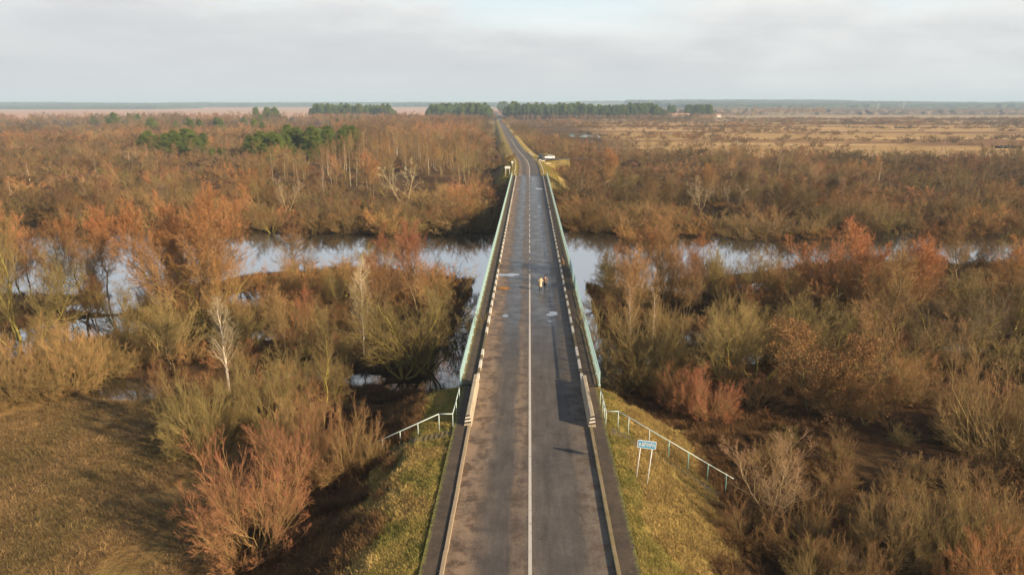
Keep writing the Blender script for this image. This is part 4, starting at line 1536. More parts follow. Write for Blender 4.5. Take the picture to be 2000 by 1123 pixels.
W_, A_, T_, B_, S_ = 'willow_shrub', 'alder_tree', 'willow_tree', 'birch_tree', 'dead_tree'
PALE = (0.50, 0.42, 0.30)
HAND = [
    # --- meadow side, near
    (W_, 0, 500, 1080, 872, RED, 0.9, 'big red tipped willow shrub with yellow stems at the meadow edge'),
    (W_, 3, 585, 965, 800, RED, 0.9, 'red topped willow shrub close behind the big red tipped one'),
    (W_, 2, 665, 930, 780, BROWN, 0.8, 'brown willow shrub beside the lower end of the meadow side handrail'),
    (W_, 2, 725, 905, 850, TAN, 0.9, 'small pale bare shrub at the foot of the meadow side handrail'),
    (W_, 1, 440, 850, 715, OLIVE, 0.8, 'olive willow shrub below the white birch'),
    (W_, 0, 385, 880, 740, OLIVE, 0.8, 'olive green willow shrub at the meadow corner'),
    (W_, 3, 520, 830, 690, OLIVE, 0.8, 'olive twiggy willow shrub right of the white birch foot'),
    (W_, 1, 560, 900, 770, TAN, 0.7, 'tan willow shrub between the red topped shrubs'),
    (A_, 1, 328, 835, 705, BROWN, 0.75, 'slender brown sapling standing alone at the meadow edge puddle'),
    (B_, 0, 449, 765, 574, PALE, 1.0, 'white leafless birch with bright trunk behind the olive shrubs'),
    (B_, 1, 712, 700, 500, PALE, 1.0, 'white leafless birch in front of the yellow stemmed willow'),
    (W_, 1, 60, 772, 650, TAN, 1.2, 'broad tan willow shrub at the meadow water edge'),
    (W_, 0, 130, 765, 640, TAN, 0.8, 'tan willow shrub leaning over the meadow edge'),
    (W_, 3, 0, 785, 655, TAN, 0.9, 'tan willow shrub cut by the picture edge beside the meadow'),
    (W_, 2, 205, 745, 655, OLIVE, 1.0, 'spreading olive willow shrub standing in the meadow edge pool'),
    (A_, 3, 388, 640, 366, RUST, 0.85, 'largest rusty orange tree with broad dome crown on the near bank'),
    (A_, 1, 345, 635, 405, RUST, 0.8, 'rusty orange tree merging into the largest dome crown'),
    (T_, 0, 415, 645, 460, ORANGE, 0.85, 'yellow limbed willow spreading under the largest rusty crown'),
    (A_, 0, 60, 610, 400, RUST, 0.9, 'tall rusty alder with yellow trunks near the picture edge'),
    (A_, 2, 12, 620, 395, RUST, 1.0, 'tall rusty alder at the very edge beside the flooded bank'),
    (A_, 0, 175, 610, 405, RUST, 0.9, 'tall rusty alder with dark trunks standing in floodwater'),
    (A_, 1, 215, 590, 400, RUST, 0.8, 'slender rusty alder with leaning dark trunk in floodwater'),
    (A_, 0, 130, 640, 425, BROWN, 0.8, 'brown alder between the rusty alders in the flooded wood'),
    (T_, 1, 50, 690, 440, OLIVE, 0.8, 'yellow trunked willow leaning among the flooded alders'),
    (T_, 1, 245, 660, 530, OLIVE, 0.8, 'dark olive willow standing in the flooded hollow'),
    (W_, 0, 320, 690, 580, OLIVE, 1.0, 'dark olive shrub under the largest rusty crown'),
    (A_, 1, 815, 640, 432, RED, 0.8, 'tall red crowned alder with two pale trunks near the bridge water'),
    (A_, 0, 755, 645, 450, RED, 0.8, 'tall red crowned alder beside the two trunked one'),
    (T_, 0, 790, 742, 560, OLIVE, 1.0, 'yellow mossy multi stemmed willow with limbs reaching toward the bridge'),
    (T_, 1, 835, 725, 545, OLIVE, 1.1, 'yellow limbed willow leaning out over the bridge water'),
    (T_, 1, 645, 728, 620, OLIVE, 0.8, 'low mossy willow behind the second birch'),
    (W_, 2, 880, 640, 525, TAN, 1.0, 'golden tan shrub overhanging the water by the bridge'),
    (W_, 0, 850, 620, 515, ORANGE, 0.9, 'orange shrub on the water edge near the bridge'),
    (W_, 1, 560, 590, 508, ORANGE, 1.0, 'orange tan shrub on the open near bank'),
    (W_, 3, 625, 585, 505, ORANGE, 1.0, 'orange tan rounded shrub on the near bank, close to the birch'),
    (W_, 2, 690, 570, 500, RUST, 0.9, 'rusty shrub behind the second birch crown'),
    (T_, 1, 640, 790, 660, OLIVE, 0.8, 'mossy arching willow low in the flooded hollow'),
    (A_, 1, 560, 700, 555, TAN, 0.8, 'thin tan sapling between the two birches'),
    (A_, 0, 600, 660, 560, RED, 0.7, 'reddish young alder left of the second birch'),
    # --- sign side, near
    (A_, 0, 1235, 640, 428, BROWN, 0.8, 'tall brown alder nearest the bridge on the sign side'),
    (A_, 1, 1290, 630, 420, TAN, 0.8, 'slender tan alder second from the bridge on the sign side'),
    (A_, 0, 1195, 600, 470, BROWN, 0.8, 'leaning brown alder at the water beside the turquoise railing'),
    (A_, 2, 1340, 640, 480, BROWN, 0.7, 'brown alder at the edge of the narrow island'),
    (B_, 1, 1232, 690, 545, TAN, 1.0, 'pale barked slim tree above the olive shrubs by the bridge'),
    (B_, 0, 1275, 685, 560, TAN, 0.9, 'second pale barked slim tree above the olive shrubs'),
    (W_, 1, 1215, 755, 600, OLIVE, 0.95, 'tall olive willow shrub close against the turquoise railing'),
    (W_, 0, 1270, 745, 615, OLIVE, 0.9, 'olive willow shrub second from the turquoise railing'),
    (W_, 3, 1335, 800, 715, RED, 1.0, 'low red tipped shrub on the dark toe of the golden slope'),
    (W_, 2, 1385, 815, 720, RED, 0.8, 'low red tipped shrub beyond the golden slope toe'),
    (T_, 0, 1420, 760, 560, OLIVE, 0.8, 'olive grey willow in the thicket behind the golden slope'),
    (T_, 1, 1480, 745, 570, OLIVE, 0.9, 'grey olive willow beside the leafy oak'),
    (W_, 1, 1360, 730, 590, OLIVE, 0.9, 'upright olive willow between the pale trunks and the thicket'),
    ('oak_tree', 0, 1580, 800, 622, BROWN, 1.15, 'young oak holding rusty brown dead leaves'),
    ('oak_tree', 0, 1690, 830, 700, BROWN, 0.9, 'smaller leafy oak clump behind the bigger rusty oak'),
    (A_, 3, 1665, 660, 448, RUST, 1.1, 'broad rusty orange alder rising above the sign side thicket'),
    (A_, 0, 1710, 680, 475, TAN, 1.1, 'spreading tan alder with pale limbs beside the broad one'),
    (T_, 1, 1720, 720, 560, TAN, 1.2, 'tan spreading willow below the broad rusty alder'),
    (T_, 0, 1610, 730, 560, OLIVE, 1.1, 'large olive willow crown above the leafy oak'),
    (A_, 1, 1790, 560, 430, BROWN, 1.1, 'dark trunked alder by the water near the picture edge'),
    (A_, 1, 1865, 570, 425, BROWN, 1.0, 'leaning alder with dark trunk before the bright water'),
    (T_, 1, 1975, 665, 500, OLIVE, 1.1, 'olive willow with dark leaning trunk at the picture edge'),
    (W_, 1, 1950, 900, 690, TAN, 1.0, 'very tall tan willow shrub at the picture edge'),
    (W_, 0, 1890, 850, 720, BROWN, 0.9, 'brown willow shrub before the very tall tan one'),
    (T_, 2, 1505, 1025, 868, (0.27, 0.17, 0.095), 1.15, 'pale bare branching tree with forked limbs below the golden slope', (0.42, 0.31, 0.18)),
    (W_, 2, 1455, 1060, 970, BROWN, 1.1, 'brown tangle of shrub around the pale bare tree'),
    (W_, 2, 1580, 1090, 985, BROWN, 1.0, 'thin brown shrub beside the small silty pool'),
    (W_, 1, 1735, 1100, 935, TAN, 0.85, 'tan rounded shrub in the bottom thicket'),
    (T_, 0, 1700, 1085, 960, OLIVE, 0.8, 'mossy limbed low tree behind the small silty pool'),
    (W_, 0, 1830, 1110, 960, OLIVE, 0.8, 'olive shrub on the bottom edge of the thicket'),
    (W_, 3, 1915, 1090, 940, TAN, 0.9, 'tan shrub in the bottom corner thicket'),
    (W_, 1, 1985, 1100, 930, BROWN, 0.9, 'brown shrub at the extreme bottom corner'),
    (W_, 1, 1660, 1150, 1040, BROWN, 0.9, 'brown shrub cut by the bottom edge near the silty pool'),
    (W_, 2, 1590, 1160, 1060, OLIVE, 0.8, 'olive shrub cut by the bottom edge below the bare tree'),
    (W_, 3, 1930, 1180, 1050, RUST, 1.0, 'rusty shrub cut by the bottom edge in the corner'),
    (W_, 0, 1480, 560, 490, OLIVE, 1.0, 'round olive willow on the narrow island in the river'),
    (W_, 1, 1420, 560, 505, BROWN, 1.2, 'low brown shrub on the narrow island'),
    (W_, 3, 1545, 560, 512, BROWN, 1.1, 'low brown shrub at the far end of the narrow island'),
    (W_, 2, 1360, 565, 510, BROWN, 1.0, 'low brown shrub at the bridge end of the narrow island'),
    # --- beyond the river, singled out
    (S_, 0, 787, 408, 312, PALE, 1.3, 'pale dead forked tree beyond the river near the bridge'),
    (S_, 1, 562, 415, 345, PALE, 0.9, 'pale snag above the bushy far bank'),
    (S_, 1, 1368, 410, 345, PALE, 0.9, 'pale forked snag on the far bank of the sign side'),
    (S_, 0, 1432, 420, 350, PALE, 0.9, 'taller pale snag leaning on the far bank of the sign side'),
    (A_, 1, 1385, 400, 318, ORANGE, 0.7, 'bright orange crowned tree between the pale snags'),
    (B_, 0, 1437, 312, 272, PALE, 0.8, 'small distant white birch standing in brown scrub'),
    (B_, 1, 1443, 312, 276, PALE, 0.8, 'second small distant white birch, right beside the first'),
    (B_, 0, 1522, 335, 290, PALE, 0.9, 'lone distant white birch in brown scrub'),
    (A_, 1, 1180, 385, 290, RUST, 1.0, 'rusty round crowned tree beyond the river near the side road'),
    (A_, 0, 728, 385, 292, RUST, 1.0, 'rusty round crowned tree beyond the river, left of the pale dead tree'),
    (A_, 1, 660, 372, 300, RUST, 0.9, 'rusty tree below the row of green pines'),
    (A_, 0, 1905, 395, 322, PINK, 1.1, 'dark trunked tree beyond the river near the picture edge'),
    (A_, 2, 1850, 380, 310, BROWN, 1.2, 'broad brown crowned tree beyond the river'),
    (A_, 0, 1560, 350, 280, PINK, 1.1, 'tall pinkish tree beyond the lone distant birch'),
    (A_, 1, 1350, 290, 262, PINK, 1.4, 'low pinkish clump of trees in the distant scrub'),
]
for k in HAND:
    hand(*k)

rnd = np.random.RandomState(17)


def ok_site(x, y, hard=2.0):
    if ground_z(np.array([x]), np.array([y]))[0] < WATER - (0.75 if abs(x) > 14 and rnd.rand() < 0.5 else 0.2):
        return False
    if abs(x - float(xc(y))) < (13.5 if y < 66 else 9.2 if y < 214 else 10.0 if y < 300 else 13.0):
        return False
    return True


KEY = []
for k_, p_ in zip(HAND, PLANTS):
    if k_[0] in (B_, S_, 'oak_tree') or 'sapling' in k_[7] or 'pale' in k_[7]:
        KEY.append((k_[2], k_[3], k_[4]))


def blocks(x, y, h):
    z = gz(x, y)
    u, v = pix((x, y, z))
    vt = pix((x, y, z + h))[1]
    for (hx, hy, ht) in KEY:
        if abs(u - hx) < 14 + h * 0.62 * FPX / math.hypot(x, y) and v > hy and vt < hy - 0.22 * (hy - ht):
            return True
    return False


def fill(x0, x1, y0, y1, cell, pick, cond=None, clear=True):
    for y in np.arange(y0, y1, cell):
        for x in np.arange(x0, x1, cell):
            px_, py_ = x + (rnd.rand() - 0.5) * cell * 1.1, y + (rnd.rand() - 0.5) * cell * 1.1
            if py_ > 60:                                                       # outside the wedge the picture can see
                u = pix((px_, py_, -5))[0]
                if u < -140 or u > 2140:
                    continue
            if cond is not None and not cond(px_, py_):
                continue
            if not ok_site(px_, py_):
                continue
            if clear and any((p['x'] - px_) ** 2 + (p['y'] - py_) ** 2 < (1.7 if p['kind'] == W_ else 1.4) ** 2 for p in PLANTS[:len(HAND)]):
                continue
            q = pick(px_, py_)
            if q and py_ < 240 and blocks(px_, py_, q[2]):
                continue
            if q:
                plant(q[0], q[1], px_, py_, q[2], q[3], q[4] if len(q) > 4 else 1.0)


def choose(opts, r=None):
    r = (rnd.rand() if r is None else r) * sum(o[0] for o in opts)
    for o in opts:
        r -= o[0]
        if r <= 0:
            return o[1]
    return opts[-1][1]


def pick_near_left(x, y):
    c = choose([(3, BROWN), (2, OLIVE), (2, TAN), (2, ORANGE), (1.5, RUST)]) if y > 85 else choose([(3, OLIVE), (2, BROWN), (2, TAN), (0.8, RUST)])
    k = choose([(7, W_), (1.5, A_), (0.8, T_)])
    if k == W_:
        return (k, rnd.randint(6), rnd.uniform(2.4, 4.4), c, rnd.uniform(0.9, 1.25))
    if k == A_ and x > -36 and y > 88:
        return (W_, 1, 3.5, c)
    return (k, rnd.randint(2), rnd.uniform(6.5, 10) if k == A_ else rnd.uniform(5, 7), c)


def pick_near_right(x, y):
    c = choose([(3, BROWN), (3, OLIVE), (2, TAN), (1, RUST), (1, GREY)]) if y < 90 else choose([(3, BROWN), (1.5, OLIVE), (2, RUST), (1, ORANGE)])
    if y < 58 and x < 60:
        return (W_, rnd.randint(6), rnd.uniform(1.4, 2.6) if x < 34 else rnd.uniform(2, 3.4), choose([(4, BROWN), (2, TAN), (2, OLIVE)]), rnd.uniform(1.0, 1.4))
    k = choose([(6, W_), (1.4, A_), (1.3, T_)]) if y > 72 else choose([(8, W_), (0.8, T_)])
    if k == W_:
        return (k, rnd.randint(6), rnd.uniform(2.6, 4.8), c, rnd.uniform(0.9, 1.2))
    return (k, rnd.randint(2), rnd.uniform(8, 12) if k == A_ else rnd.uniform(6, 8.5), c)


def near_left(x, y):
    if y < 66 and x < -15 + (y - 60) * 0.2:                                    # the meadow stays open
        return x > -31 and y > 52 and rnd.rand() < 0.6
    if y < 66:
        return False
    if -90 < x < -40 and 88 < y < 118:
        return rnd.rand() < 0.12
    if x > -44 and y > 104:
        return rnd.rand() < 0.55
    return rnd.rand() < 0.9


fill(-112, -9, 52, 118, 4.0, pick_near_left, near_left)


def near_right(x, y):
    if y < 62:
        return x > 15.5 and rnd.rand() < 0.8 if 40 < y else x > 17.5 + max(0, 50 - y) * 0.05 and rnd.rand() < (0.55 if not (20 < x < 40 and 44 < y < 58) else 0.12)
    if y > 103 and x < 70:
        return rnd.rand() < 0.10
    if y > 112:
        return rnd.rand() < 0.5
    return rnd.rand() < 0.85


fill(10, 120, 26, 132, 4.3, pick_near_right, near_right)


def pick_far(x, y):
    n = fbm(np.array([x]), np.array([y]), 45, 71)[0]
    n2 = fbm(np.array([x]), np.array([y]), 30, 75)[0]
    pr = (vn(np.array([x]), np.array([y]), 13, 77)[0] * 3.0 + rnd.rand() * 0.35) % 1.0
    if x < 0:
        c = choose([(3, BROWN), (2.2 if n2 > 0.52 else 0.4, RUST), (1.7, TAN), (1.5, OLIVE), (1, ORANGE if n2 > 0.55 else GREY), (1.4, GREY), (1, PINK)], pr)
    else:
        c = choose([(3.2, BROWN), (1.8 if n2 > 0.52 else 0.4, RUST), (1.4, TAN), (1.2, OLIVE), (1.5, PINK), (1.3, ORANGE if y < 190 and n2 > 0.5 else GREY)], pr)
    wood = -85 < x - float(xc(y)) < -20 and y > 225
    if wood:
        k = choose([(2.5, 'aspen_tree'), (2.2, A_), (2.5, W_), (0.3, B_)])
    else:
        k = choose([(9, W_), (2.6 if n > 0.5 else 0.6, A_), (0.6, T_), (0.25 if y > 180 else 0, B_)])
    front = y < float(np.interp(x, _rx, _yf)) + 14
    if front and k == W_:
        return (k, rnd.randint(6), rnd.uniform(3.2, 6.2), choose([(3, TAN), (2, ORANGE), (2, OLIVE), (2, BROWN), (0.7, RUST)]), rnd.uniform(1.0, 1.3))
    if y < 160 and k != W_:
        k = W_ if rnd.rand() < 0.8 else T_
    if k == W_:
        if rnd.rand() < 0.4:
            return (k, rnd.randint(6), rnd.uniform(1.2, 2.4), c, rnd.uniform(1.2, 1.6))
        return (k, rnd.randint(6), rnd.uniform(3.2, 6.2), c, rnd.uniform(1.15, 1.75))
    if k == 'aspen_tree':
        return (k, rnd.randint(2), rnd.uniform(9, 15), choose([(2, BROWN), (2, TAN), (1.5, PINK)]), 1.0)
    if k == B_:
        return (k, rnd.randint(2), rnd.uniform(7, 10), PINK, 0.8)
    if k == T_:
        return (k, rnd.randint(2), rnd.uniform(5, 7), c)
    return (k, rnd.randint(3), rnd.uniform(6, 11) if not wood else rnd.uniform(9, 14), c)


CLEAR = [(at(640, 318, -5), 16, 12), (at(920 - 520, 330, -5), 20, 10), (at(330, 312, -5), 22, 8), (at(700, 345, -5), 7, 6)]


def far_cond(x, y):
    for c, rx, ry in CLEAR:
        if ((x - c[0]) / rx) ** 2 + ((y - c[1]) / ry) ** 2 < 1:
            return False
    yf = float(np.interp(x, _rx, _yf))
    if y < yf - 2.5:
        return False
    if y < yf + 16 and abs(x) < 140:
        return rnd.rand() < 0.95
    u = x - float(xc(y))
    if 3 < u < 70 and 283 < y < 309:
        return False
    if x > 0:
        edge = 395 - 0.22 * max(0, x - 60) + 26 * (vn(np.array([x]), np.array([y]), 40, 81)[0] - 0.5)
        if y > edge:
            return 9 < u < 10 + 0.06 * max(0, 700 - y) + 16
    d = 0.74 if y < 260 else 0.8
    return rnd.rand() < d * (0.55 + 0.9 * float(smooth(0.36, 0.5, fbm(np.array([x]), np.array([y]), 22, 83)[0])))


fill(-150, 150, 148, 200, 4.6, pick_far, far_cond)
fill(-330, 330, 200, 420, 6.4, pick_far, far_cond)


# individually seen pines in the scrub of the meadow side
PNAME = {1: 'outermost pine clump', 2: 'round clump by the clearing', 3: 'outer half of the long row', 4: 'inner half of the long row',
         5: 'gap before the long row', 6: 'ground before the inner row end', 7: 'low trio between the clumps', 8: 'far scrub, standing alone',
         9: 'scatter close behind the round clump', 10: 'tall group on the field edge', 11: 'wide scatter far behind the clump', 12: 'scatter behind the long row'}


def pines_in(px0, px1, py0, py1, n, seed, hs):
    rp = np.random.RandomState(seed)
    for i in range(n):
        p = at(rp.uniform(px0, px1), rp.uniform(py0, py1), -5.0)
        plant('pine_tree', rp.randint(3), p[0], p[1], rp.uniform(*hs), (0, 0, 0), rp.uniform(1.5, 2.2))
        PLANTS[-1]['place'] = PNAME[seed]


pines_in(285, 335, 290, 304, 5, 1, (8, 10))
pines_in(335, 400, 296, 306, 9, 2, (9, 11.5))
pines_in(475, 560, 302, 315, 11, 3, (9, 12))
pines_in(560, 690, 294, 310, 18, 4, (10, 13.5))
pines_in(515, 535, 318, 322, 1, 5, (8, 8.5))
pines_in(600, 620, 314, 318, 1, 6, (7.5, 8))
pines_in(415, 440, 312, 322, 3, 7, (4, 6.5))
pines_in(215, 225, 246, 250, 1, 8, (14, 15))
pines_in(300, 430, 240, 262, 5, 9, (8, 12))
pines_in(150, 480, 240, 262, 14, 11, (8, 12))
pines_in(480, 700, 240, 268, 12, 12, (8, 12))
pines_in(495, 545, 236, 242, 7, 10, (15, 20))
NPINE = len([p for p in PLANTS if p['kind'] == 'pine_tree'])

# everything farther than this only reads as a mass of scrub
MASS = []


def mass(x0, x1, y0, y1, cell, fn):
    for y in np.arange(y0, y1, cell):
        for x in np.arange(x0, x1, cell):
            a_, b_ = x + (rnd.rand() - 0.5) * cell, y + (rnd.rand() - 0.5) * cell
            u = pix((a_, b_, -4))[0]
            if u < -120 or u > 2120:
                continue
            q = fn(a_, b_)
            if q:
                MASS.append((a_, b_) + tuple(q))


def far_left(x, y):
    u = x - float(xc(y))
    if u > -14:
        if 11 < u < 10 + 0.06 * max(0, 700 - y) + 16:
            return (choose([(4, W_), (1, A_)]), rnd.uniform(3, 6), choose([(2, OLIVE), (3, BROWN), (1, PINK), (1.5, TAN)]))
        if u > 0:
            return far_right(x, y)
        return None
    n = fbm(np.array([x]), np.array([y]), 90, 91)[0]
    lim = 960 if u > -170 else 860
    if y > lim + 120 * (n - 0.5):
        return None
    dens = 0.9 if u > -150 else 0.62 + 0.3 * (n > 0.48)
    if rnd.rand() > dens:
        return None
    if u > -24:
        return (W_, rnd.uniform(2, 4.5), choose([(2, BROWN), (2, OLIVE), (1, TAN)]))
    if u > -140 - 0.05 * (y - 400):
        return (choose([(2, 'aspen_tree'), (3, A_), (1.2, W_), (0.3, B_)]), rnd.uniform(9, 14.5), choose([(2, BROWN), (1.2, RUST if n > .55 else GREY), (2, TAN), (2, PINK), (1, GREY)]))
    return (choose([(6, W_), (2.5 if n > 0.5 else 0.5, A_), (0.4, 'aspen_tree'), (0.25, B_)]), 1.6 + 5.5 * rnd.rand() ** 2.0 if n < 0.5 else 2.0 + 8.0 * rnd.rand() ** 1.7,
            choose([(3, BROWN), (1.2, RUST if n > .52 else GREY), (1.5, TAN), (2, PINK), (1, OLIVE), (1.5, GREY)]))


def far_right(x, y):
    n = fbm(np.array([x * 0.22]), np.array([y]), 34, 95)[0]
    n2 = fbm(np.array([x]), np.array([y]), 70, 97)[0]
    keep = 0.75 * float(smooth(0.53, 0.60, n)) + 0.012
    if y > 900:
        keep += 0.35 * float(smooth(0.45, 0.55, n2))
    if x < 130 and y < 700:
        keep *= 0.6
    if y > 1420 or rnd.rand() > keep:
        return None
    return (choose([(9, W_), (0.6, A_)]), rnd.uniform(1.8, 3.6) if rnd.rand() < 0.85 else rnd.uniform(4, 6), choose([(4, BROWN), (2, PINK), (2, GREY), (1, RUST)]))


mass(-900, 60, 420, 1250, 8.6, far_left)
mass(60, 1100, 395, 1500, 8.6, far_right)
# thin tree lines at the far side of the left scrub
for i in range(420):
    px_ = rnd.uniform(0, 560) if rnd.rand() < 0.7 else rnd.uniform(560, 900)
    p = at(px_, rnd.uniform(236, 246), -4.2)
    MASS.append((p[0], p[1], choose([(3, A_), (1, 'aspen_tree'), (1, W_)]), rnd.uniform(8, 16), choose([(2, GREY), (2, PINK), (2, BROWN)])))
for i in range(260):
    a_, b_ = [(604, 780), (826, 966), (974, 1310), (1300, 1400)][rnd.randint(4)]
    p = at(rnd.uniform(a_, b_), rnd.uniform(233, 237), -4.2)
    if abs(p[0] - float(xc(p[1]))) > 14:
        MASS.append((p[0], p[1], choose([(2, A_), (2, 'aspen_tree'), (1, W_)]), rnd.uniform(6, 15), choose([(2, GREY), (2, PINK), (1, TAN)])))
# bare poplar row and farm trees of the right horizon
for i in range(130):
    p = at(rnd.uniform(1470, 1612), rnd.uniform(226, 228.5), -4.2)
    MASS.append((p[0], p[1], 'aspen_tree', rnd.uniform(16, 24), TAN if rnd.rand() < 0.5 else PINK))
for i in range(40):
    p = at(rnd.uniform(1395, 1480), rnd.uniform(226, 230), -4.2)
    MASS.append((p[0], p[1], A_, rnd.uniform(8, 14), GREY))

def tone(x, y):
    a = fbm(np.array([x]), np.array([y]), 34 if y < 420 else 80, 111, 3)[0]
    b = fbm(np.array([x]), np.array([y]), 12 if y < 420 else 30, 115, 2)[0]
    return 0.74 * (0.42 + 1.1 * float(smooth(0.3, 0.7, 0.6 * a + 0.4 * b)))


# ------------------------------------------------------------------ labels that single each plant out
LIMIT = 285
ORD = ['first', 'second', 'third', 'fourth', 'fifth', 'sixth', 'seventh', 'eighth', 'ninth', 'tenth', 'eleventh', 'twelfth', 'thirteenth', 'fourteenth', 'fifteenth', 'sixteenth',
       'seventeenth', 'eighteenth', 'nineteenth', 'twentieth']
ORD += ['twenty-' + o for o in ORD[:9]] + ['thirtieth'] + ['thirty-' + o for o in ORD[:9]] + ['fortieth'] + ['forty-' + o for o in ORD[:9]] + ['fiftieth'] + ['fifty-' + o for o in ORD[:9]] + ['sixtieth'] + ['sixty-' + o for o in ORD[:9]] + ['seventieth'] + ['seventy-' + o for o in ORD[:9]]
KNAME = {W_: 'willow shrub', A_: 'alder', T_: 'spreading willow', B_: 'birch', 'aspen_tree': 'slim aspen', S_: 'dead tree', 'oak_tree': 'oak', 'pine_tree': 'green pine'}
CAT = {W_: 'shrub', 'pine_tree': 'pine tree'}
GROUP = {W_: 'bare willow shrubs of the floodplain', A_: 'bare alders of the floodplain', T_: 'mossy spreading willows', B_: 'bare birches', 'aspen_tree': 'slim aspens beyond the river',
         S_: 'pale dead trees', 'oak_tree': 'leafy young oaks', 'pine_tree': 'green pines in the scrub'}


def apparent(p):
    return p['h'] * (1.4 if p['hand'] else 1.0) / math.hypot(p['x'], p['y'])


def in_frame(p):
    a, b_ = pix((p['x'], p['y'], p['z'] + p['h'] * 0.6))
    return -25 < a < 2025 and b_ < 1180


kinds = {}
for p in PLANTS:
    kinds.setdefault(p['kind'], []).append(p)
THINGS = []
for k, ps in kinds.items():
    seen = [p for p in ps if in_frame(p)]
    seen.sort(key=lambda p: (not p['hand'], -apparent(p)))
    THINGS += seen[:LIMIT]
    for p in seen[LIMIT:] + [p for p in ps if not in_frame(p)]:
        MASS.append((p['x'], p['y'], p['kind'], p['h'], p['col']))

rows = {}
for p in THINGS:
    if p['label']:
        continue
    side = 'meadow side' if p['x'] < xc(p['y']) else 'sign side'
    if p['kind'] == 'pine_tree':
        key = ('pine', p['place'])
    else:
        yf = float(np.interp(p['x'], _rx, _yf))
        yn = float(np.interp(p['x'], _rx, _yn))
        if p['y'] > (yn + yf) / 2:
            key = (p['kind'], side, 'far', int(max(0, p['y'] - yf) // 9))
        else:
            key = (p['kind'], side, 'near', int(max(0, yn - p['y']) // 9))
    rows.setdefault(key, []).append(p)
for key, ps in rows.items():
    if key[0] == 'pine':
        ps.sort(key=lambda p: pix((p['x'], p['y'], p['z']))[0])
        for i, p in enumerate(ps):
            sz = 'tall' if p['h'] > 12 else 'small' if p['h'] < 7 else 'bushy'
            p['label'] = f"{sz} green pine, {ORD[len(ps) - 1 - i]} from the bridge in the {key[1]}"
        continue
    ps.sort(key=lambda p: abs(p['x'] - float(xc(p['y']))))
    for i, p in enumerate(ps):
        o = ORD[i] if i < len(ORD) else 'farthest'
        r = ORD[key[3]] if key[3] < len(ORD) else 'last'
        cn = CNAME.get(p['col'], 'pale')
        if key[2] == 'far':
            p['label'] = f"{cn} {KNAME[p['kind']]}, {o} from bridge in {r} row beyond the river, {key[1]}"
        else:
            p['label'] = f"{cn} {KNAME[p['kind']]}, {o} from bridge in {r} row before the river, {key[1]}"

# ------------------------------------------------------------------ put the plants up
PARTN = {W_: ('stem', 'crown')}
for p in THINGS:
    dist = math.hypot(p['x'], p['y'])
    lib = NEAR if (dist < 215 or p['kind'] not in FAR) else FAR
    vs = lib[p['kind']]
    if p['kind'] == W_ and (p['hand'] and dist < 80 or dist < 52):
        vs = NEAR['fine']
    v = vs[p['var'] % len(vs)]
    sc = p['h'] / v['H']
    w = sc * p['w']
    root = empty(p['kind'], (p['x'], p['y'], p['z']), p['label'], CAT.get(p['kind'], 'tree'), GROUP[p['kind']], rnd.rand() * 6.283)
    root.scale = (w, w, sc)
    limb = p['limb'] or LIMB[p['kind']]
    a, b_ = PARTN.get(p['kind'], ('trunk', 'crown'))
    o = link(a, v['limbs'], root)
    o.color = (*(limb if p['kind'] != W_ else [0.6 * a_ + 0.4 * c_ for a_, c_ in zip(limb, p['col'])]), 1)
    o = link(b_, v['crown'], root)
    j = rnd.uniform(0.92, 1.08, 3) * (rnd.uniform(0.85, 1.15) if p['hand'] else rnd.uniform(0.8, 1.2) * (tone(p['x'], p['y']) if p['y'] > 150 else 0.95))
    o.color = (*[min(1, c * q) for c, q in zip(p['col'], j)], 1)

# ------------------------------------------------------------------ masses of scrub, forest, grass: one object each
HID = {}


def sources(name, items):
    """items: (mesh list, colour) -> a collection outside the scene holding one object per item"""
    c = bpy.data.collections.new(name)
    for i, (me_, colr) in enumerate(items):
        o = bpy.data.objects.new('%s_%03d' % (name, i), me_)
        c.objects.link(o)
        o.color = (*colr, 1)
    return c


def joined(d, swap=None):
    """limbs and crown of one plant as a single mesh with two materials"""
    ms = [d['limbs'], d['crown']]
    Vs, Fs, tips, mis, mats = [], {}, [], {}, []
    off = 0
    for m in ms:
        n = len(m.vertices)
        co = np.empty(n * 3, np.float32)
        m.vertices.foreach_get('co', co)
        Vs.append(co.reshape(-1, 3))
        t = np.ones(n, np.float32)
        if 'tip' in m.attributes:
            m.attributes['tip'].data.foreach_get('value', t)
        tips.append(t)
        li = np.empty(len(m.loops), np.int32)
        m.loops.foreach_get('vertex_index', li)
        k = len(m.loops) // len(m.polygons)
        Fs.setdefault(k, []).append(li.reshape(-1, k) + off)
        mis.setdefault(k, []).append(np.full(len(m.polygons), len(mats)))
        mats.append(swap if swap and m.materials[0] in (M['twig'], M['bark']) else m.materials[0])
        off += n
    ks = list(Fs)
    return np_mesh('clump', np.concatenate(Vs), [np.concatenate(Fs[k]) for k in ks], mats, np.concatenate(tips), np.concatenate([np.concatenate(mis[k]) for k in ks]))


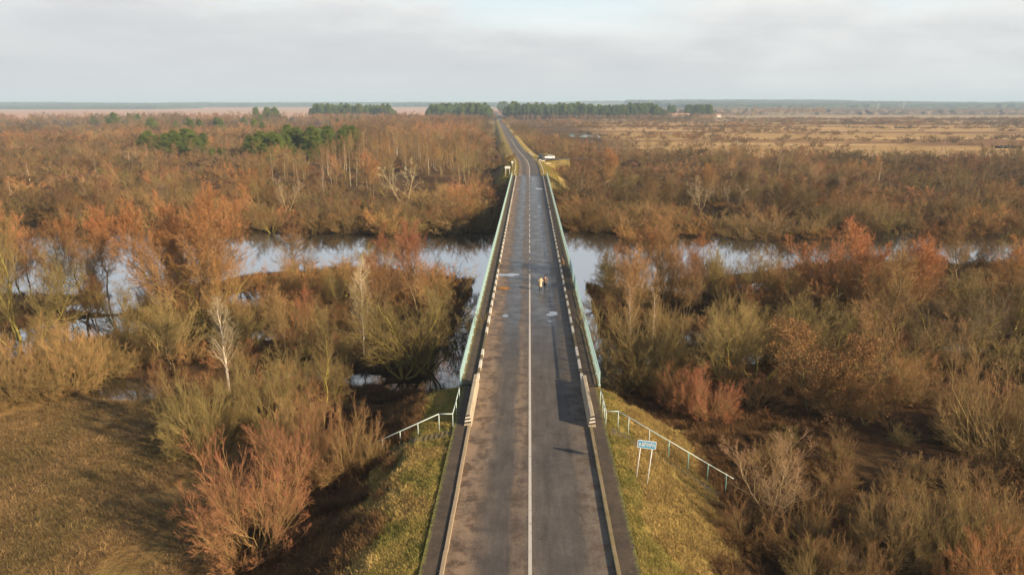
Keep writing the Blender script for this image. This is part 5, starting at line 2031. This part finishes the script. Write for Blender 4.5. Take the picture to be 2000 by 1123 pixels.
def scatter(name, pts, rotz, scl, which, coll, label, cat, tilt=None, tint=None):
    n = len(pts)
    me_ = bpy.data.meshes.new(name)
    me_.vertices.add(n)
    me_.vertices.foreach_set('co', np.ascontiguousarray(pts, np.float32).ravel())
    rot = np.zeros((n, 3), np.float32)
    rot[:, 2] = rotz
    if tilt is not None:
        rot[:, :2] = tilt
    for nm, typ, data, key in (('rot', 'FLOAT_VECTOR', rot, 'vector'), ('scl', 'FLOAT_VECTOR', np.asarray(scl, np.float32), 'vector'), ('which', 'INT', np.asarray(which, np.int32), 'value')):
        a = me_.attributes.new(nm, typ, 'POINT')
        a.data.foreach_set(key, np.ascontiguousarray(data).ravel())
    if tint is not None:
        a = me_.attributes.new('tint', 'FLOAT_COLOR', 'POINT')
        a.data.foreach_set('color', np.concatenate([tint, np.ones((n, 1))], 1).astype(np.float32).ravel())
    o = link(name, me_)
    ng = bpy.data.node_groups.new(name, 'GeometryNodeTree')
    ng.interface.new_socket('Geometry', in_out='INPUT', socket_type='NodeSocketGeometry')
    ng.interface.new_socket('Geometry', in_out='OUTPUT', socket_type='NodeSocketGeometry')
    gi, go = ng.nodes.new('NodeGroupInput'), ng.nodes.new('NodeGroupOutput')
    ci = ng.nodes.new('GeometryNodeCollectionInfo')
    ci.inputs['Collection'].default_value = coll
    ci.inputs['Separate Children'].default_value = True
    ci.inputs['Reset Children'].default_value = True
    ip = ng.nodes.new('GeometryNodeInstanceOnPoints')
    ip.inputs['Pick Instance'].default_value = True
    L = ng.links.new
    L(gi.outputs[0], ip.inputs['Points'])
    L(ci.outputs[0], ip.inputs['Instance'])
    for nm, typ, sock in (('rot', 'FLOAT_VECTOR', 'Rotation'), ('scl', 'FLOAT_VECTOR', 'Scale'), ('which', 'INT', 'Instance Index')):
        na = ng.nodes.new('GeometryNodeInputNamedAttribute')
        na.data_type = typ
        na.inputs['Name'].default_value = nm
        L(na.outputs[0], ip.inputs[sock])
    L(ip.outputs[0], go.inputs[0])
    md = o.modifiers.new('scatter', 'NODES')
    md.node_group = ng
    return stuff(o, label, cat)


items, index = [], {}
for k in FAR:
    for d in FAR[k]:
        index.setdefault(k, []).append((len(items), d['H']))
        items.append((joined(d, M['twig_mass']), (1, 1, 1)))


def scatter_mass(sel, name, label, cat):
    P_, r_, s_, w_, t_ = [], [], [], [], []
    xs = np.array([m[0] for m in sel])
    ys = np.array([m[1] for m in sel])
    zs = ground_z(xs, ys)
    for (x, y, k, h, c), z in zip(sel, zs):
        if k not in FAR:
            continue
        o = index[k]
        i, H = o[rnd.randint(len(o))]
        t_.append(np.array(c) * rnd.uniform(0.9, 1.1, 3) * rnd.uniform(0.7, 1.3) * tone(x, y))
        P_.append((x, y, z))
        r_.append(rnd.rand() * 6.28)
        w = rnd.uniform(1.0, 1.5) if k == W_ else rnd.uniform(0.9, 1.2)
        s_.append((h / H * w, h / H * w, h / H))
        w_.append(i)
    return scatter(name, np.array(P_), np.array(r_), np.array(s_), w_, SRC, label, cat, tint=np.array(t_))


SRC = sources('scrub', items)
scatter_mass([m for m in MASS if m[1] < 420], 'scrub_thicket', 'dense brown and rusty scrub filling the floodplain between the trees', 'scrub')
scatter_mass([m for m in MASS if m[1] >= 420 and m[0] < xc(m[1])], 'distant_scrub', 'distant brown scrub and bare woods reaching to the pale fields', 'scrub')
scatter_mass([m for m in MASS if m[1] >= 420 and m[0] >= xc(m[1])], 'field_scrub', 'low brown scrub strips scattered over the golden fields', 'scrub')

FSRC = sources('forest_pine', [(joined(d), (0.2, 0.1, 0.05)) for d in FOREST])


def forest(px0, px1, pybase, depth, n, seed, label, hs=(0.72, 1.12), taper=True):
    rp = np.random.RandomState(seed)
    a, b_ = at(px0, pybase, -4.3), at(px1, pybase, -4.3)
    u, d = rp.rand(n), rp.rand(n) ** 1.3
    x, y = a[0] + (b_[0] - a[0]) * u, a[1] + (b_[1] - a[1]) * u + depth * d
    x = x * (1 + (y - a[1]) / a[1] * 0.9)
    if taper:
        y = y + 40 * (vn(x, y, 60, seed) - 0.5)
    keep = np.abs(x - (xc(y))) > 11
    x, y = x[keep], y[keep]
    ue = u[keep]
    s = rp.uniform(*hs, len(x)) * (0.6 + 0.4 * np.minimum(smooth(0, 0.09, ue), smooth(1, 0.91, ue))) * (0.78 + 0.4 * vn(x, y, 38, seed + 3)) * np.where(rp.rand(len(x)) < 0.12, 0.7, 1.0)
    return scatter('pine_forest', np.column_stack([x, y, ground_z(x, y)]), rp.rand(len(x)) * 6.28, np.column_stack([s * 1.15, s * 1.15, s]), rp.randint(0, 4, len(x)), FSRC, label, 'pine forest')


forest(604, 772, 232.5, 170, 620, 1, 'dark pine stand beyond the scrub, farthest from the road')
forest(832, 962, 234.5, 180, 640, 2, 'green pine stand on the meadow side of the distant road')
forest(974, 1300, 233.5, 260, 1750, 3, 'long green pine stand on the sign side of the distant road')
forest(1306, 1318, 230, 60, 40, 4, 'few pines beside the farm building')
forest(1336, 1388, 230.0, 80, 150, 5, 'small pine stand between the farm buildings')
forest(962, 992, 222, 500, 420, 6, 'tall dark pines closing the far end of the road', (1.1, 1.45))

# ------------------------------------------------------------------ grass, sedge and reeds
def tuft(seed, n, h, spread, lean, w=0.012):
    rg = np.random.RandomState(seed)
    ph = rg.rand(n) * 6.283
    th = np.abs(rg.randn(n)) * lean
    L = h * (0.55 + 0.6 * rg.rand(n))
    b = np.stack([np.cos(rg.rand(n) * 6.3) * spread * rg.rand(n), np.sin(rg.rand(n) * 6.3) * spread * rg.rand(n), np.full(n, -0.03)], -1)
    D = np.stack([np.sin(th) * np.cos(ph), np.sin(th) * np.sin(ph), np.cos(th)], -1)
    D2 = norm(D + np.stack([np.cos(ph), np.sin(ph), -0.4 + 0 * ph], -1) * (0.3 + 0.6 * rg.rand(n, 1)))
    side = np.stack([-np.sin(ph), np.cos(ph), 0 * ph], -1) * (w * (0.6 + 0.8 * rg.rand(n, 1)))
    m1 = b + D * (L * 0.55)[:, None]
    t = m1 + D2 * (L * 0.5)[:, None]
    V = np.stack([b - side, b + side, m1 + side * 0.8, m1 - side * 0.8, t], 1).reshape(-1, 3)
    k = np.arange(n)[:, None] * 5
    Q = k + np.array([[0, 1, 2, 3]])
    T = k + np.array([[3, 2, 4]])
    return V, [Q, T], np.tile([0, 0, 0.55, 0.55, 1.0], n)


def tuft_sources(name, mat, n, blades, h, spread, lean, w, seed):
    its = []
    for i in range(n):
        v, f, t = tuft(seed + i, blades, h, spread, lean, w)
        its.append((np_mesh(name, v, f, [mat], t), (1, 1, 1)))
    return sources(name, its)


def grass(name, coll, nsrc, x, y, s0, s1, seed, label, cat='grass', aim=None, flat=1.0):
    rp = np.random.RandomState(seed)
    s = rp.uniform(s0, s1, len(x))
    tilt = rp.randn(len(x), 2) * 0.15 if aim is None else aim + rp.randn(len(x), 2) * 0.12
    return scatter(name, np.column_stack([x, y, ground_z(x, y)]), rp.rand(len(x)) * 6.28, np.column_stack([s, s, s * flat * rp.uniform(0.7, 1.2, len(x))]), rp.randint(0, nsrc, len(x)), coll, label, cat, tilt)


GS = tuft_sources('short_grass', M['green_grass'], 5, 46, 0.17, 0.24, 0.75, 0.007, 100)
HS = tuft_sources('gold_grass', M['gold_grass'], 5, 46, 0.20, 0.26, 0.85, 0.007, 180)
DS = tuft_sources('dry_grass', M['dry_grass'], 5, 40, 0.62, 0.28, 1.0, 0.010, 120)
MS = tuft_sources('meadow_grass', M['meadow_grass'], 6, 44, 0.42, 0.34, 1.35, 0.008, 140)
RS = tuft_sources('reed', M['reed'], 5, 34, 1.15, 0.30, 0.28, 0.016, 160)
rp = np.random.RandomState(31)


def samp(n, x0, x1, y0, y1):
    return rp.uniform(x0, x1, n), rp.uniform(y0, y1, n)


x, y = samp(90000, -17, 17, 21, 60)
z = ground_z(x, y)
u = np.abs(x) - 5.2
nz = fbm(x, y, 5, 54)
keep = (u > 0.0) & (z > np.where(x > 0, -4.7 + 2.5 * smooth(40, 27, y), -1.7) + 1.6 * (nz - 0.5)) & (z < 0) & (vn(x, y, 1.1, 56) > 0.16)
gold = (x > 0) & (u > 0.7 + 2.6 * (vn(x, y, 4, 66) - 0.35) + 2.0 * smooth(36, 26, y)) | (x < 0) & (vn(x, y, 2.2, 67) > 0.62)
a_, b_ = keep & ~gold, keep & gold
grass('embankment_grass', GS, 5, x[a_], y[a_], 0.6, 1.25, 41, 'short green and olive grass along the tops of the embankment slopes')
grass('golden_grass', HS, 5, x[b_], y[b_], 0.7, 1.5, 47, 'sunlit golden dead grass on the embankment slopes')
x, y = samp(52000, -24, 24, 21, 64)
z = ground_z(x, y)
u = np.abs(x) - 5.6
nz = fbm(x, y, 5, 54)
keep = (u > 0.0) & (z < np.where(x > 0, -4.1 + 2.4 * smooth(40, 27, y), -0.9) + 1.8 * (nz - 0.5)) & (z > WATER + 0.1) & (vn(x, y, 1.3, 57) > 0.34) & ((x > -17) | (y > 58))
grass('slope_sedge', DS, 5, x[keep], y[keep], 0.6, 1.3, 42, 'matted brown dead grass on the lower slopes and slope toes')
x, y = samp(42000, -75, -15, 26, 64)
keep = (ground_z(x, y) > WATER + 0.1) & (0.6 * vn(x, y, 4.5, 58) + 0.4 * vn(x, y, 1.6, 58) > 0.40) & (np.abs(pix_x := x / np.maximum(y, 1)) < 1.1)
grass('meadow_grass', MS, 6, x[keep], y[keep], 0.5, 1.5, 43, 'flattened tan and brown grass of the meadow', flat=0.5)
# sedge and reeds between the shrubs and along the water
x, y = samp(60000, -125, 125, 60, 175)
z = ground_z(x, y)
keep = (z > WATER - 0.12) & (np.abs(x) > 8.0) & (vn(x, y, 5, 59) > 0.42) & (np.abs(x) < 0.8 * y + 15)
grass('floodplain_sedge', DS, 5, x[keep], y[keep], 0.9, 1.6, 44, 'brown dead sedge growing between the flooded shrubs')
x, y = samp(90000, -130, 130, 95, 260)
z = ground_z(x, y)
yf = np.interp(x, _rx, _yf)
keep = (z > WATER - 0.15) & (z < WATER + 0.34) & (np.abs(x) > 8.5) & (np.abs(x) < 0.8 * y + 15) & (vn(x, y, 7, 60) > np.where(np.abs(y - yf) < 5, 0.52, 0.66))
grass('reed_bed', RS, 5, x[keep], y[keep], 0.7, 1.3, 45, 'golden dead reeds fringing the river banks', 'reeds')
x, y = samp(16000, -9.5, 9.5, 219, 330)
x = x + xc(y)
u = np.abs(x - xc(y))
keep = (u > 4.0) & ~((x - xc(y) > 3) & (y > 285) & (y < 311))
grass('verge_grass', GS, 5, x[keep], y[keep], 0.9, 1.6, 46, 'golden dry grass on the road verges beyond the bridge')

# ------------------------------------------------------------------ horizon: canopies, farm, masts
def canopy(name, label, x0, x1, y0, y1, step, h0, h1, mat, seed, edge=None):
    xs = np.arange(x0, x1 + 1, step)
    ys = np.arange(y0, y1 + 1, step)
    rg = np.random.RandomState(seed)
    X, Y = np.meshgrid(xs, ys)
    X = X + rg.uniform(-0.35, 0.35, X.shape) * step
    Y = Y + rg.uniform(-0.35, 0.35, X.shape) * step
    if edge is not None:
        Y = Y + edge * (fbm(X, Y * 0, 900, seed, 3) - 0.5)
    H = h0 + (h1 - h0) * fbm(X, Y, 260, seed + 1, 3) + rg.uniform(-0.16, 0.16, X.shape) * h1
    rim = np.zeros_like(H)
    rim[0, :] = rim[-1, :] = 1
    rim[:, 0] = rim[:, -1] = 1
    k_ = np.minimum(np.arange(len(ys)) / 4.0, 1.0)[:, None]
    H = H * np.clip(k_ + rg.uniform(-0.4, 0.3, X.shape) * (k_ < 1), 0.05, 1)
    H = np.where(rim > 0, -1.0, H)
    Z = ground_z(X, Y) + H
    i = np.arange(X.size).reshape(X.shape)
    Fq = np.stack([i[:-1, :-1], i[:-1, 1:], i[1:, 1:], i[1:, :-1]], -1).reshape(-1, 4)
    o = link(name, np_mesh(name, np.stack([X, Y, Z], -1).reshape(-1, 3), Fq, [mat], smoothed=False))
    return stuff(o, label, 'forest')


M['far_pine'] = simple('far_pine', (0.035, 0.052, 0.038), 0.95, 0, 0.35, 0.02)
M['far_bare'] = simple('far_bare', (0.11, 0.08, 0.062), 0.95, 0, 0.3, 0.02)
canopy('bare_forest', 'pinkish bare woodland behind the pine stands on the horizon', -60, 1500, 1900, 2900, 13, 9, 16, M['far_bare'], 201, 400)
canopy('dark_forest', 'blue hazy forest ridge on the sign side horizon', 700, 5200, 3000, 5600, 24, 16, 30, M['far_pine'], 203, 500)
canopy('dark_forest', 'blue hazy forest line on the meadow side horizon', -5600, -150, 4700, 6600, 26, 15, 28, M['far_pine'], 204, 700)
canopy('dark_forest', 'farthest hazy forest ridge above the road end', -2500, 3500, 6400, 8200, 34, 18, 30, M['far_pine'], 205, 500)
canopy('dark_forest', 'faint low forest line at the meadow side picture edge', -3600, -1900, 3600, 4200, 22, 10, 16, M['far_pine'], 206, 300)

M['barn_wall'] = simple('barn_wall', (0.72, 0.70, 0.66), 0.8, 0, 0.1, 0.3)
M['barn_roof'] = simple('barn_roof', (0.36, 0.20, 0.15), 0.8, 0, 0.15, 0.3)


def barn(px, py, L_, D_, hw, hr, label, doors):
    p = at(px, py, -4.0)
    root = empty('barn', (p[0], p[1], gz(p[0], p[1])), label, 'barn', None, R(2))
    MB().box((0, 0, hw / 2 - 0.5), (L_, D_, hw + 1.0)).obj('wall', M['barn_wall'], root)
    MB().prism([(-D_ / 2 - 0.8, hw - 0.1), (D_ / 2 + 0.8, hw - 0.1), (0, hw + hr)], -L_ / 2 - 0.8, L_ / 2 + 0.8, 'X').obj('roof', M['barn_roof'], root)
    for i in range(doors):
        xx = -L_ / 2 + L_ * (i + 0.5) / doors
        MB().box((xx, -D_ / 2 - 0.05, 1.5), (L_ / doors * 0.35, 0.12, 3.0)).obj('door', M['wood_grey'], root)
    return root


barn(1327, 230.5, 37, 13, 4.0, 5.2, 'long white farm building with reddish roof beyond the golden field', 5)
barn(1403, 229.8, 9, 8, 4.2, 3.0, 'small white farm house with dark roof near the long farm building', 2)


def pylon(px, py, ptop, label):
    p = at(px, py, -4.0)
    z = gz(p[0], p[1])
    h = top_height(p[0], p[1], z, ptop)
    root = empty('pylon', (p[0], p[1], z), label, 'pylon', 'power pylons on the horizon')
    b_ = MB()
    lv = np.linspace(0, 1, 9)
    hw = lambda t: (3.4 * (1 - t) ** 1.3 + 0.55) * h / 38
    for sx, sy in ((1, 1), (1, -1), (-1, 1), (-1, -1)):
        for a, c in zip(lv, lv[1:]):
            b_.bar((sx * hw(a), sy * hw(a), a * h), (sx * hw(c), sy * hw(c), c * h), 0.17, 5)
    for a, c in zip(lv, lv[1:]):
        for s in (-1, 1):
            b_.bar((-hw(a), s * hw(a), a * h), (hw(c), s * hw(c), c * h), 0.10, 4)
            b_.bar((hw(a), s * hw(a), a * h), (-hw(c), s * hw(c), c * h), 0.10, 4)
            b_.bar((s * hw(a), -hw(a), a * h), (s * hw(c), hw(c), c * h), 0.10, 4)
    b_.obj('tower', M['galv'], root)
    for t, w in ((0.72, 5.2), (0.84, 6.5), (0.95, 4.2)):
        m = MB()
        w *= h / 38
        m.bar((-w, 0, t * h), (w, 0, t * h), 0.16, 5).bar((-w, 0, t * h), (0, 0, t * h + 2.2), 0.1, 4).bar((w, 0, t * h), (0, 0, t * h + 2.2), 0.1, 4)
        m.obj('cross_arm', M['galv'], root)
    return root


pylon(1713, 222, 203, 'nearer thin lattice power pylon over the golden field')
pylon(1763, 221.5, 199.5, 'taller thin lattice power pylon second along the golden field')
pylon(929, 216, 196, 'faint lattice pylon over the pine stand by the road')
pylon(845, 215, 198, 'faint lattice pylon over the pale fields')
pylon(1262, 214, 198, 'faint pale lattice pylon behind the long pine stand')

p = at(1841, 306, -4.6)
af = empty('pole_frame', (p[0], p[1], gz(p[0], p[1])), 'wooden A-frame pole standing at the edge of the golden field', 'pole')
for s in (-1, 1):
    MB().bar((0, s * 0.3, 9.5), (2.1 * s, 0, -0.3), 0.13, 8).obj('leg', M['wood_grey'], af)
MB().bar((-1.2, 0, 4.0), (1.2, 0, 4.0), 0.1, 8).obj('cross_bar', M['wood_grey'], af)
p = at(1970, 289.5, -4.6)
hp = empty('hay_heap', (p[0], p[1], gz(p[0], p[1])), 'long low dark heap lying on the field at the picture edge', 'heap')
hm = MB()
rh = random.Random(8)
for i in range(16):
    hm.ball((-6.5 + i * 0.87 + rh.uniform(-.3, .3), rh.uniform(-0.8, 0.8), 0.4), (1.3, 1.4, rh.uniform(0.9, 1.5)), 2)
hm.obj('heap', M['rubber'], hp)

# ------------------------------------------------------------------ haze
hz_m = bpy.data.materials.new('haze')
hz_m.use_nodes = True
hz_m.node_tree.nodes.clear()
ht = NT(hz_m.node_tree)
pv = ht.n('ShaderNodeVolumePrincipled', None, Color=(0.57, 0.76, 0.97, 1), Density=0.00015, Anisotropy=0.0)
ho = ht.n('ShaderNodeOutputMaterial')
hz_m.node_tree.links.new(pv.outputs[0], ho.inputs['Volume'])
ztop = max(150.0, float(GZ.max()) + 60)
o = MB().box((0, 7400, (ztop - 11) / 2), (33400, 15900, ztop + 11)).obj('haze', hz_m)
o['kind'] = 'stuff'
o['label'] = 'pale blue air haze over the distant plain'
